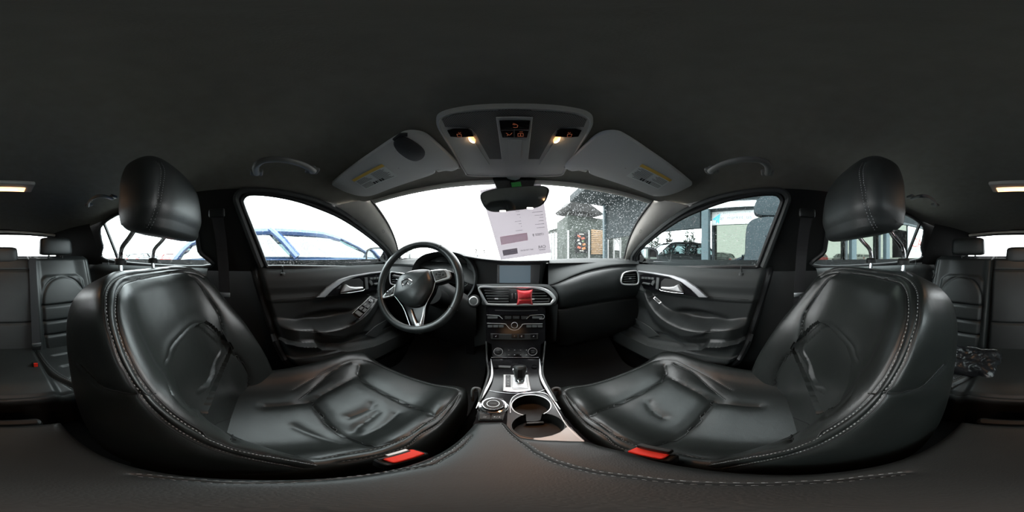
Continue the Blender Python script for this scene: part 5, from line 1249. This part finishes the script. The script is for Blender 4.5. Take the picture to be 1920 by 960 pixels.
for s in (-1, 1):
    P = np.array([Gc[np.argmin(abs(xs-s*xv)), np.argmin(abs(vv-v_))] for xv, v_ in ((.20, .2), (.205, .45), (.22, .62), (.25, .75), (.31, .84), (.42, .87), (.56, .87))])
    P = resamp(catm(P, 10), 150)
    for o_ in (-.006, .006):
        Q, n_ = SB_.snap(P, .0005); Q = offs(Q, n_, o_); Q, n_ = SB_.snap(Q, .0008); stitches(sm, Q, n_, .005, .003, .0007)
sm.build('cushion_stitching', THREAD, bench, smooth=False)['kind'] = 'stuff'
for s in (-1, 0, 1):
    x0 = s*.385 if s else 0; z0, h = (.004, .125) if s else (-.045, .105); hw = .118
    rings = []
    for t, k, d in ((0, .6, .5), (.04, .9, .85), (.15, 1, 1), (.5, 1.0, 1.0), (.8, .97, .9), (.94, .88, .7), (1, .6, .35)):
        rings.append([(x0+hw*k*math.copysign(abs(math.cos(a))**.45, math.cos(a)), -1.085+.052*d*math.copysign(abs(math.sin(a))**.6, math.sin(a)), z0+h*t) for a in np.linspace(0, 2*math.pi, 40, endpoint=False)])
    rings = np.array(rings); G = np.stack([catm(rings[:, j], 5) for j in range(40)], 1); b = MB().grid(G, cv=True); m_ = G.shape[0]-1; b.f.append(tuple(range(40))); b.f.append(tuple(m_*40+i for i in range(40)))
    hr = b.build('rear_headrest', LEATHER2, bench)
    for xo in (-.05, .05): MB().tube([(x0+xo, -1.085, z0-.06), (x0+xo, -1.085, z0+.02)], .006, 10).build('headrest_post', RUB, hr); MB().lathe([(.014, 0), (.014, .006), (0, .006)], (x0+xo, -1.09, -.006), (0, 0, 1), 16).build('post_guide', PLAST, hr)
# rear belt and buckles
rb = thing('rear_seat_belt', 'black webbing strap running down the rear backrest behind the driver, latch tongue hanging', 'seat belt', (-.22, -.95, -.3))
P = [RY(61, 484, -1.02), RY(62, 520, -.985), RY(64, 570, -.925), RY(66, 610, -.875), RY(68, 645, -.83)]
MB().sweep(catm(P, 8), (0, 1, .2), [(-.022, 0), (.022, 0), (.022, .002), (-.022, .002)]).build('webbing', WEB, rb, smooth=False)
MB().box(P[-1]+np.array((0, .006, .0)), (.05, .004, .018), bev=.002).build('latch_tongue', ALU, rb)
MB().box(P[-1]+np.array((0, .004, -.025)), (.045, .014, .03), bev=.005).build('tongue_grip', PLAST, rb)
for s, px, py in ((-1, 66, 683), (1, 1856, 680)):
    c = RZ(px, py, -.53); root = thing('rear_buckle', ("small red rear belt buckle on the bench behind the driver" if s < 0 else "small red rear belt buckle on the bench beside the black bag"), 'buckle', c, 'rear belt buckles')
    MB().box(c+np.array((0, 0, -.016)), (.026, .022, .055), bev=.004).build('buckle_body', PLAST, root)
    MB().box(c+np.array((0, .010, -.002)), (.018, .008, .034), bev=.003).build('release_button', RED, root)
# crumpled black bag on the bench
bgc = RZ(1815, 672, -.525); BAG = mat('black_plastic_film', (.014, .015, .017), .28, spec=.6, wr=1.0)
bag = thing('plastic_bag', 'crumpled black bag lying on the rear seat beside a red buckle', 'bag', bgc)
n = 40; G = np.zeros((n, n, 3)); G2 = np.zeros((n, n, 3))
from mathutils import noise as _n
for i, a in enumerate(np.linspace(-1, 1, n)):
    for j, b_ in enumerate(np.linspace(-1, 1, n)):
        e = (1-a**4)*(1-b_**4); w = _n.noise(Vector((a*2.3, b_*2.3, 1)))*.03+_n.noise(Vector((a*6, b_*6, 4)))*.012
        x = bgc[0]+a*.145*(1+.15*_n.noise(Vector((b_*2, 0, 7)))); y = bgc[1]+b_*.11*(1+.2*_n.noise(Vector((a*2, 3, 0))))
        G[i, j] = (x, y, -.548+.045*e**.5+w*e); G2[i, j] = (x, y, -.552)
MB().grid(G).grid(G2).build('film', BAG, bag, angle=60)
e_ = np.array([G[i, 2]+np.array((0, 0, .006)) for i in range(4, 26)]); MB().sweep(e_, (0, -.3, 1), [(-.004, 0), (.004, 0), (.004, .0008), (-.004, .0008)]).build('white_tag', mat('white_tag', (.4, .4, .4), .6), bag, smooth=False)
e_ = np.array([G[-3, j]+np.array((0, 0, .006)) for j in range(16, 36)]); MB().sweep(e_, (.3, 0, 1), [(-.003, 0), (.003, 0), (.003, .0008), (-.003, .0008)]).build('white_tag', bpy.data.materials['white_tag'], bag, smooth=False)
# black clip by the rear side bolster
MB().tube(catm([RY(1750, 508, -1.0), RY(1752, 515, -.985), RY(1749, 522, -.98)], 6), .008, 8).build('belt_guide', PLAST, bench)
# pedals
pd_ = thing('pedal_set', 'black rubber pedals in the dark footwell under the steering wheel', 'pedals', (-.3, .95, -.6))
MB().box((-.24, .92, -.62), (.06, .02, .16), bev=.006).build('accelerator', RUB, pd_); MB().box((-.37, .90, -.56), (.11, .02, .06), bev=.006).build('brake', RUB, pd_); MB().tube([(-.37, .92, -.55), (-.37, 1.02, -.25)], .008, 8).build('pedal_arm', PLAST, pd_); MB().tube([(-.24, .93, -.6), (-.24, 1.02, -.3)], .007, 8).build('pedal_arm', PLAST, pd_)
for s in (-1, 1):
    m_ = MB(); G = np.array([[(s*(.14+.5*u), .38+.62*v, -.775+.18*sst(.6, 1, np.array(v))+0*u) for u in np.linspace(0, 1, 12)] for v in np.linspace(0, 1, 16)])
    G2 = G+np.array((0, 0, -.008)); m_.grid(G).grid(G2)
    tag(m_.build('floor_mat', mat('ribbed_mat', (.006, .006, .006), .85, bump=1, bscale=60) if s < 0 else bpy.data.materials['ribbed_mat']), 'black ribbed floor mat in the %s footwell' % ("driver's" if s < 0 else "passenger's"), 'mat', 'floor mats')
# ---------------------------------------------------------------- outside
GZ = -1.08
ASP = mat('wet_asphalt', (.46, .455, .44), .75, var=.15, vscale=.6, bump=.2, bscale=30)
tag(MB().add([(-80, -80, GZ), (80, -80, GZ), (80, 120, GZ), (-80, 120, GZ)], [(0, 1, 2, 3)]).build('ground', ASP), 'grey asphalt car park around the car', 'ground', kind='structure')
TYRE = mat('tyre_rubber', (.02, .02, .02), .8); RIMM = mat('wheel_alloy', (.5, .5, .52), .35, metal=.8); LAMPR = mat('tail_lamp_red', (.55, .02, .02), .25); LAMPW = mat('head_lamp', (.7, .72, .75), .15)
CG = bpy.data.materials.new('car_glass'); CG.use_nodes = True; q = CG.node_tree; q.nodes.clear(); o_ = q.nodes.new('ShaderNodeOutputMaterial'); t_ = q.nodes.new('ShaderNodeBsdfTransparent'); t_.inputs[0].default_value = (.27, .33, .33, 1); g_ = q.nodes.new('ShaderNodeBsdfGlossy'); g_.inputs['Roughness'].default_value = .03; m_ = q.nodes.new('ShaderNodeMixShader'); m_.inputs[0].default_value = .16
q.links.new(t_.outputs[0], m_.inputs[1]); q.links.new(g_.outputs[0], m_.inputs[2]); q.links.new(m_.outputs[0], o_.inputs[0])
def make_car(name, label, paint, L=4.2, Wd=1.75, H=1.42, belt=.98, hood=.92, seat=True, suv=0):
    root = thing(name, label, 'car', (0, 0, 0), 'parked cars')
    n = 61; y = np.linspace(-L/2, L/2, n); u = y/L+.5
    top = spl([0, .03, .10, .2, .5, .66, .72, .88, .96, 1], [.62, .86, belt-.02, belt, belt, belt-.01, belt-.03, hood-.10, .72, .5], u)
    hw = Wd/2*spl([0, .05, .15, .5, .85, .95, 1], [.78, .92, .98, 1, .97, .88, .68], u)
    rows = []
    for i in range(n):
        t = top[i]; w = hw[i]; lo = .22
        sec = [(0, t+.02), (.55*w, t+.015), (.86*w, t), (.96*w, t-.05), (w, t-.16), (w*1.0, .62*t+.1), (w*.985, lo+.14), (w*.94, lo), (0, lo)]
        full = sec+[(-a, b) for a, b in sec[-2:0:-1]]; rows.append([(a, y[i], b+GZ) for a, b in full])
    b = MB().grid(np.array(rows), cv=True); m = len(rows[0]); b.f.append(tuple(range(m))); b.f.append(tuple((n-1)*m+i for i in range(m)))
    b.build('body', paint, root, angle=50)
    # roof and pillars
    yr = np.array([-.40*L, -.30*L, -.12*L, .02*L, .10*L]); zr = np.array([H-.16-.0*suv, H-.03, H, H-.01, H-.07]); wr_ = np.array([.60, .66, .68, .67, .64])
    yy = np.linspace(yr[0], yr[-1], 16); R_ = [[(f*np.interp(a, yr, wr_)*Wd/1.75, a, spl(yr, zr, np.array(a))-.05*abs(f)**3+GZ) for f in np.linspace(-1, 1, 13)] for a in yy]
    R_ = np.array(R_); MB().grid(R_).grid(R_[::-1]+np.array((0, 0, -.07))).build('roof', paint, root)
    for s in (-1, 1):
        e = R_[:, 0 if s < 0 else -1]; MB().tube(e+np.array((0, 0, -.03)), .055, 8).build('roof_rail', paint, root)
        A = e[-1]; A2 = np.array((s*Wd*.445, .24*L, belt-.02+GZ)); Bt = e[8]; B2 = np.array((s*Wd*.475, -.06*L, belt+GZ)); Ct = e[0]; C2 = np.array((s*Wd*.44, -.44*L, belt-.05+GZ)); Dt = e[4]; D2 = np.array((s*Wd*.47, -.27*L, belt+GZ))
        for P0, P1, r in ((A, A2, .040), (Bt, B2, .075), (Ct, C2, .08), (Dt, D2, .05)):
            MB().tube([P0, (P0*.5+P1*.5)+np.array((s*.015, 0, .015)), P1], r, 8, flat=.6).build('pillar', paint, root)
        nm = MB(); nm.add([A, A2, B2, Bt]+[e[12]], [(0, 1, 2, 3, 4)]).build('side_window', CG, root, smooth=False)
        MB().add([Bt, B2, D2, Dt], [(0, 1, 2, 3)]).build('side_window', CG, root, smooth=False); MB().add([Dt, D2, C2, Ct], [(0, 1, 2, 3)]).build('side_window', CG, root, smooth=False)
        c = A2+np.array((s*.10, -.10, .05)); MB().box(c, (.20, .10, .13), bev=.04).build('wing_mirror', paint, root)
        for yw_ in (-.315*L, .315*L):
            w = MB().lathe([(.0, -.10), (.31, -.10), (.325, -.06), (.325, .06), (.30, .10), (.21, .10)], (s*(Wd/2-.10), yw_, .325+GZ), (s, 0, 0), 28).build('wheel', TYRE, root)
            MB().lathe([(.21, .08), (.20, .095), (.05, .085), (0, .09)], (s*(Wd/2-.10), yw_, .325+GZ), (s, 0, 0), 20).build('wheel_rim', RIMM, w)
        MB().box((s*Wd*.36, .47*L, .66+GZ), (.34, .14, .12), bev=.04).build('head_lamp', LAMPW, root); MB().box((s*Wd*.38, -.475*L, .78+GZ), (.30, .12, .14), bev=.04).build('tail_lamp', LAMPR, root)
        if seat: MB().box((s*.36, .0, .88+GZ), (.40, .14, .55), bev=.05).build('front_seat', PLAST, root); MB().box((s*.36, -.02, 1.20+GZ), (.24, .09, .16), bev=.04).build('headrest', PLAST, root)
    wb = np.array([(-Wd*.445, .245*L, belt-.02+GZ), (Wd*.445, .245*L, belt-.02+GZ)]); MB().add([R_[-1, 0], R_[-1, -1], wb[1], wb[0]], [(0, 1, 2, 3)]).build('windscreen', CG, root, smooth=False)
    MB().add([R_[0, 0], R_[0, -1], (Wd*.44, -.445*L, belt-.05+GZ), (-Wd*.44, -.445*L, belt-.05+GZ)], [(0, 1, 2, 3)]).build('rear_window', CG, root, smooth=False)
    MB().box((0, .485*L, .50+GZ), (Wd*.55, .10, .16), bev=.03).build('grille', PLAST, root)
    return root
def copy_tree(o, par=None):
    c = o.copy(); COL.objects.link(c)
    if par is not None: c.parent = par
    for ch in list(o.children): copy_tree(ch, c)
    return c
BLUE = mat('blue_paint', (.05, .09, .20), .22, coat=.6); GREYP = mat('grey_paint', (.12, .13, .14), .25, coat=.5); WHITEP = mat('white_paint', (.6, .6, .6), .25, coat=.5); REDP = mat('red_paint', (.40, .03, .03), .25, coat=.5); DARKP = mat('dark_paint', (.03, .035, .035), .2, coat=.5)
bc_ = make_car('car', 'blue hatchback parked close beside the driver\'s door', BLUE, belt=1.07, H=1.47); bc_.location = (-2.75, .75, 0)
protos = {}
def far(key, paint, x, y, rot, lab):
    if key not in protos: protos[key] = o = make_car('car', lab, paint, H=1.74 if key == 'dark' else 1.44, belt=1.18 if key == 'dark' else .98)
    else: o = copy_tree(protos[key]); o['label'] = lab
    o.location = (x, y, 0); o.rotation_euler[2] = math.radians(rot); return o
far('dark', DARKP, 6.4, 4.2, 60, 'dark off-road car parked past the passenger wing mirror, below the trees')
far('white', WHITEP, -10.5, 24, 60, 'pale car far ahead, seen through the windscreen right of the steering wheel rim')
far('white', WHITEP, -4.2, 26, 75, 'pale car far ahead, seen through the windscreen beside the price sheet')
far('grey', GREYP, -8.0, 31, 70, 'grey car far ahead, between the two pale cars')
far('red', REDP, -14, -7.2, 90, 'red car far away, seen through the window behind the driver, left one')
far('grey', GREYP, -13, -10.5, 90, 'grey car far away behind the driver, next to the red one')
far('white', WHITEP, -14, -14.5, 90, 'white car far away behind the driver, at the rear corner of the side window')
far('red', REDP, -9.5, -3.6, 90, 'red car behind the blue hatchback, seen through the rear side window')
far('grey', GREYP, -6.5, 5.2, 10, 'grey car parked beyond the bonnet of the blue hatchback')
# ---------------------------------------------------------------- forecourt building on the passenger's side
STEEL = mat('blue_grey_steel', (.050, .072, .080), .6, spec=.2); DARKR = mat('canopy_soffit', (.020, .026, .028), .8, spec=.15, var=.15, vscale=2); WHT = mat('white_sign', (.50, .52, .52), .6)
cnp = thing('canopy', 'large grey flat canopy roof over the passenger side of the car', 'canopy', (5, 2, 2.4))
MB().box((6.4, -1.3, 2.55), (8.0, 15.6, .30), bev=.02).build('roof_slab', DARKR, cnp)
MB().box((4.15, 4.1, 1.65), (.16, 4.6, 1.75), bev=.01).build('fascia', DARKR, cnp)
for k, yq in enumerate((1.62, -2.32, -3.6, -6.5, 6.3)):
    MB().box((4.05, yq, .7), (.18, .16 if k else .20, 3.6), bev=.01).build('column', STEEL, cnp)
sh = thing('showroom', 'glass-fronted sales building whose panes reflect the car park', 'building', (4.5, -2, 0))
SG = mat('reflective_pane', (.075, .082, .068), .03, metal=1); MUL = mat('window_mullion', (.045, .06, .065), .6)
ys_ = [1.50, -.30, -2.25, -3.52, -5.0, -6.5, -9.0]
for a, b_ in zip(ys_[:-1], ys_[1:]):
    MB().box((4.35, (a+b_)/2, .1), (.04, abs(a-b_)-.06, 2.35)).build('pane', SG, sh, smooth=False)
    MB().box((4.33, b_, .1), (.10, .07, 2.4), bev=.008).build('mullion', MUL, sh)
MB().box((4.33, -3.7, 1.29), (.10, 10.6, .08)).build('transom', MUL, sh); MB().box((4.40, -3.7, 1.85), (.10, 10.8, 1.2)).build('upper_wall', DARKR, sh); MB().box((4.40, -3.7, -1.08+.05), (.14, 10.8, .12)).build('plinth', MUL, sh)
MB().box((8.6, -3.7, .2), (8.3, 10.6, 2.5)).build('back_volume', DARKR, sh)
lt = thing('light_strip', 'long white light strip high above the paper-plane sign', 'light', (4.1, .9, 1.2))
A, B = RX(1315, 387.5, 3.92), RX(1418, 387.5, 3.92); MB().box(((3.96), (A[1]+B[1])/2, A[2]), (.08, abs(A[1]-B[1]), .13), bev=.01).build('tube', mat('light_strip_glow', (.9, .95, 1), .4, emit=(.95, .99, 1), estr=1.3), lt); MB().box((4.04, (A[1]+B[1])/2, A[2]+.03), (.08, abs(A[1]-B[1])+.06, .18), bev=.01).build('holder', MUL, lt)
def sgn(name, label, x, p0, p1, parts):
    a, b_ = RX(*p0, x), RX(*p1, x); root = thing(name, label, 'sign', (x, (a[1]+b_[1])/2, (a[2]+b_[2])/2))
    MB().box((x+.02, (a[1]+b_[1])/2, (a[2]+b_[2])/2), (.04, abs(a[1]-b_[1]), abs(a[2]-b_[2])), bev=.004).build('board', WHT, root); parts(root, x, a, b_); return root
CY = mat('cyan_print', (.05, .42, .62), .5); TXT = mat('sign_ink', (.16, .20, .22), .6)
def p1_(root, x, a, b_):
    W_ = abs(a[1]-b_[1]); H_ = abs(a[2]-b_[2])
    def q(u, v): return (x-.003, a[1]+(b_[1]-a[1])*u, max(a[2], b_[2])-H_*v)
    MB().prism([q(.01, .56), q(.19, .16), q(.085, .66)], (-.004, 0, 0)).build('paper_plane_logo', CY, root, smooth=False); MB().prism([q(.19, .16), q(.165, .96), q(.12, .74)], (-.004, 0, 0)).build('paper_plane_logo', CY, root, smooth=False); MB().prism([q(.19, .16), q(.09, .68), q(.095, .95), q(.125, .74)], (-.002, 0, 0)).build('paper_plane_fold', mat('cyan_shade', (.08, .30, .46), .5), root, smooth=False)
    M_ = Matrix(((0, 0, -1, x-.004), (-1, 0, 0, q(.50, 0)[1]), (0, 1, 0, q(0, .52)[2]), (0, 0, 0, 1))); text('lettering', 'car_market_ua', .155, M_, TXT, root, .002)
sgn('sign_board', 'white sign with a cyan paper plane and the words car_market_ua', 4.28, (1335, 398), (1421, 419), p1_)
REDI = mat('red_print', (.60, .05, .04), .5)
def p2_(root, x, a, b_):
    H_ = abs(a[2]-b_[2]); cy = (a[1]+b_[1])/2; zt = max(a[2], b_[2])
    def M2_(y, z): return Matrix(((0, 0, -1, x-.004), (-1, 0, 0, y), (0, 1, 0, z), (0, 0, 0, 1)))
    text('lettering', 'CAR', .52, M2_(cy-.05, zt-H_*.52), REDI, root, .003); text('lettering', 'MARKET', .27, M2_(cy-.05, zt-H_*.78), TXT, root, .003)
    for k in range(3): MB().box((x-.004, cy, zt-H_*(.09+.06*k)), (.004, abs(a[1]-b_[1])*(.85-.1*k), .03)).build('print_line', TXT, root, smooth=False)
sgn('sign_board', 'white sign with red CAR and grey MARKET lettering behind the rear side window', 3.9, (1703, 424), (1739, 483), p2_)
# seat-shaped grey solid before the panes, added for an unidentified dark outline
ms = thing('seat_shaped_form', 'grey seat-shaped form with a rounded head standing before the white sign', 'seat cover', (3.3, -.15, 0)); SCV = mat('grey_form', (.022, .030, .034), .8, spec=.15, wr=.6)
o2_ = [(1397, 520), (1396, 470), (1397, 440), (1400, 422), (1408, 412), (1420, 407), (1445, 404), (1470, 408), (1482, 420), (1488, 450), (1490, 520)]
h2_ = [(1417, 402), (1413, 390), (1417, 376), (1428, 367), (1445, 364), (1462, 367), (1474, 377), (1476, 390), (1470, 402), (1445, 405)]
for nm, o_ in (('form_body', o2_), ('form_head', h2_)):
    P = catm([RX(*p, 3.2) for p in o_], 4, closed=True); c = P.mean(0); MB().grid(np.array([c+(P-c)*k+np.array((h, 0, 0)) for k, h in ((.02, .30), (.9, .28), (1, .18), (1, .08), (.93, .0), (.7, -.03), (.02, -.04))]), cv=True).build(nm, SCV, ms)
a = RX(1443, 520, 3.3); MB().box((3.32, a[1], (a[2]+GZ)/2), (.3, .9, abs(a[2]-GZ)), bev=.05).build('form_base', SCV, ms)
# ---------------------------------------------------------------- cafe kiosk ahead
KW = mat('kiosk_cladding', (.035, .042, .038), .8, spec=.15, var=.3, vscale=3); KD = mat('kiosk_dark', (.012, .013, .013), .7, spec=.2); WOOD = mat('tan_slats', (.17, .115, .065), .7, var=.15, vscale=4); LG = mat('pale_frame', (.20, .21, .21), .7)
ko = thing('kiosk', 'grey food kiosk with a sushi poster and tan slatted panel under a wing roof', 'building', (5, 10.5, 0))
yk = 10.0
def K(px, py, y=yk): return RY(px, py, y)
a, b_ = K(1064, 403), K(1140, 478); MB().box(((a[0]+b_[0])/2, yk+1.3, (a[2]+GZ)/2), (b_[0]-a[0], 2.6, a[2]-GZ), bev=.03).build('cabin', KW, ko)
a, b_ = K(1078, 436), K(1101, 474); po = MB().box(((a[0]+b_[0])/2, yk-.03, (a[2]+b_[2])/2), (b_[0]-a[0], .05, a[2]-b_[2]), bev=.005).build('poster', KD, ko)
FO = [mat('poster_salmon', (.22, .06, .035), .6), mat('poster_white', (.2, .2, .18), .6), mat('poster_orange', (.22, .09, .025), .6), mat('poster_green', (.06, .10, .03), .6)]
for k, (u, v, w, h, mi, ro) in enumerate(((.3, .18, .34, .09, 0, -25), (.62, .28, .34, .10, 0, 15), (.25, .38, .25, .08, 1, 10), (.62, .42, .22, .07, 3, 0), (.35, .55, .3, .09, 1, -15), (.7, .58, .32, .11, 2, 20), (.3, .74, .36, .11, 0, -20), (.68, .78, .36, .12, 2, 15), (.5, .9, .4, .05, 1, 0), (.5, .07, .5, .05, 1, 0))):
    W_, H_ = b_[0]-a[0], a[2]-b_[2]; r = math.radians(ro); c = (a[0]+u*W_, yk-.06, a[2]-v*H_)
    MB().box(c, (w*W_*.8, .02, h*H_), ax=((math.cos(r), 0, math.sin(r)), (0, 1, 0), (-math.sin(r), 0, math.cos(r))), bev=.01).build('poster_picture', FO[mi], po, smooth=False)
a, b_ = K(1108, 430), K(1134, 477)
for k in range(12):
    h = (a[2]-b_[2])/12; MB().box(((a[0]+b_[0])/2, yk-.04, b_[2]+h*(k+.5)), (b_[0]-a[0], .05, h*.86), bev=.008).build('slat', WOOD, ko)
for x in (1103.5, 1065): a = K(x, 432); MB().box((a[0], yk-.05, (a[2]+GZ)/2), (.09, .1, a[2]-GZ)).build('post', LG, ko)
tp = [K(1061, 387, 9.4), K(1085, 367, 9.4), K(1133, 402, 9.4), K(1128, 404, 9.4), K(1066, 392, 9.4)]
MB().prism(tp, (0, 2.6, .2), .02).build('wing_roof', KD, ko)
for x0, y0, x1, y1 in ((1070, 392, 1064, 403), (1085, 395, 1088, 403), (1105, 397, 1100, 404), (1116, 400, 1120, 404), (1100, 399, 1110, 404)): MB().tube([K(x0, y0, 9.9), K(x1, y1, 9.9)], .03, 6).build('roof_strut', LG, ko)
pg_ = thing('pergola', 'pale open-fronted pergola to the left of the grey kiosk', 'shelter', (3.3, 13, 0))
for k in range(6): a = K(1034+k*5.8, 436-k*1.2, 12.8); MB().box((a[0], 12.8, (a[2]+GZ)/2), (.10, .10, a[2]-GZ)).build('post', LG, pg_)
a, b_ = K(1031, 434, 12.8), K(1066, 428, 12.8); MB().prism([a, b_, b_+np.array((0, 0, .25)), a+np.array((0, 0, .12))], (0, 2.5, 0)).build('roof', KW, pg_)
for k in range(3): a, b_ = K(1033, 446+k*10, 12.9), K(1065, 443+k*11, 12.9); MB().tube([a, b_], .03, 6).build('rail', LG, pg_)
gt = thing('lattice_frame', 'white lattice frame standing at the right of the kiosk', 'frame', (7.5, 9.6, 0))
for px, y0, y1 in ((1140, 404, 478), (1163, 409, 478), (1151, 424, 478)): MB().box(((K(px, y0, 9.2)[0]), 9.2, (K(px, y0, 9.2)[2]+GZ)/2), (.08, .08, K(px, y0, 9.2)[2]-GZ)).build('post', LG, gt)
for p, q_ in (((1138, 405), (1164, 410)), ((1150, 433), (1163, 431)), ((1150, 440), (1163, 460)), ((1163, 440), (1150, 462))): MB().tube([K(*p, 9.2), K(*q_, 9.2)], .035, 6).build('brace', LG, gt)
K = lambda px, py, y=yk: RY(px, py, y)
cw = thing('site_cabin', 'plain grey site cabin between the kiosk and the passenger windscreen pillar', 'cabin', (8.5, 9.2, 0)); a, b_ = K(1166, 430, 8.6), K(1199, 478, 8.6); MB().box(((a[0]+b_[0])/2, 10.4, (a[2]+GZ)/2), (b_[0]-a[0], 1.4, a[2]-GZ), bev=.03).build('cabin_body', KW, cw); MB().box(((a[0]+b_[0])/2-.4, 9.68, a[2]-1.0), (.7, .05, .8)).build('cabin_window', CG, cw)
# ---------------------------------------------------------------- trees and masts
BARK = mat('bark', (.04, .035, .03), .9, spec=.1); NEED = mat('dark_needles', (.038, .050, .036), .9, spec=.1); TWIG = mat('bare_twigs', (.06, .058, .05), .9, spec=.1)
def conifer(px, py_top, r, lab, w=1.0, m=NEED, name='conifer', den=420):
    b0 = RH(px, 480, r); ztop = RH(px, py_top, r)[2]; root = thing(name, lab, 'tree', (b0[0], b0[1], GZ), 'trees beyond the canopy' if px > 1100 else 'far trees')
    MB().tube([(b0[0], b0[1], GZ), (b0[0], b0[1], ztop*.5), (b0[0], b0[1], ztop)], np.array([.14, .08, .01]), 6).build('trunk', BARK, root)
    b = MB(); H_ = ztop-GZ
    for k in range(den):
        t = rnd.random()**.8; z = GZ+H_*(.04+.96*t); a = rnd.uniform(0, 6.28); ln = w*(1-t)**.7*rnd.uniform(.6, 1.2)+.2
        p = np.array((b0[0], b0[1], z)); d = np.array((math.cos(a), math.sin(a), .55)); sd = np.array((-math.sin(a), math.cos(a), 0))*ln*.06
        q1 = p+d*ln; b.add([p-sd*.3, p+d*ln*.5-sd, q1, p+d*ln*.5+sd+np.array((0, 0, .03))], [(0, 1, 2, 3)])
    b.build('foliage', m, root, smooth=False)
for k, (px, py, lab) in enumerate(((1222, 448, 'bushy evergreen tree nearest the passenger wing mirror'), (1233, 443, 'evergreen tree just right of the bushy one above the wing mirror'), (1256, 430, 'bare-topped wide tree right of the thin pole'), (1289, 428, 'slim evergreen tree, left one of the pair in the gap below the canopy'), (1300, 430, 'slim evergreen tree, right one of the pair in the gap below the canopy'), (1321, 436, 'evergreen tree half hidden behind the grey canopy column'))):
    conifer(px, py, 22, lab, 1.25 if k != 2 else 1.5, TWIG if k == 2 else NEED)
conifer(893, 457, 38, 'small bare tree far ahead left of the price sheet', 1.1, TWIG, 'bare_tree', 160); conifer(908, 462, 32, 'small bare tree far ahead right beside the price sheet edge', 1.0, TWIG, 'bare_tree', 140)
ml = thing('pole', 'thin grey lamp pole among the trees below the canopy', 'pole', RH(1245, 480, 18)); p = RH(1244, 480, 18); MB().tube([(p[0], p[1], GZ), (p[0], p[1], 2.9)], .05, 8).build('mast', STEEL, ml)
hb_ = thing('hedge', 'dark brushy hedge behind the off-road car on the passenger side', 'hedge', (11, 9, -.3)); b = MB()
for k in range(900):
    u = rnd.random(); c = np.array((8.8+8*(1-u)*.55, 8.6+9*(1-u), GZ+rnd.random()*1.35)); a = rnd.uniform(0, 6.28); s_ = rnd.uniform(.08, .22); d = np.array((math.cos(a), math.sin(a), rnd.uniform(-.3, 1))); b.add([c-d*s_, c+np.array((0, 0, s_*.4)), c+d*s_], [(0, 1, 2)])
b.build('foliage', NEED, hb_, smooth=False)['kind'] = 'stuff'
bd_ = thing('distant_building', 'low pale building on the horizon beyond the driver wing mirror', 'building', (-24, 22, 0))
for k, (x, w, h) in enumerate(((-25, 4, 2.6), (-20.5, 4.5, 1.7), (-15, 5, 1.3))): MB().box((x, 32+k, GZ+h/2), (w, 3, h)).build('block', LG, bd_, smooth=False)
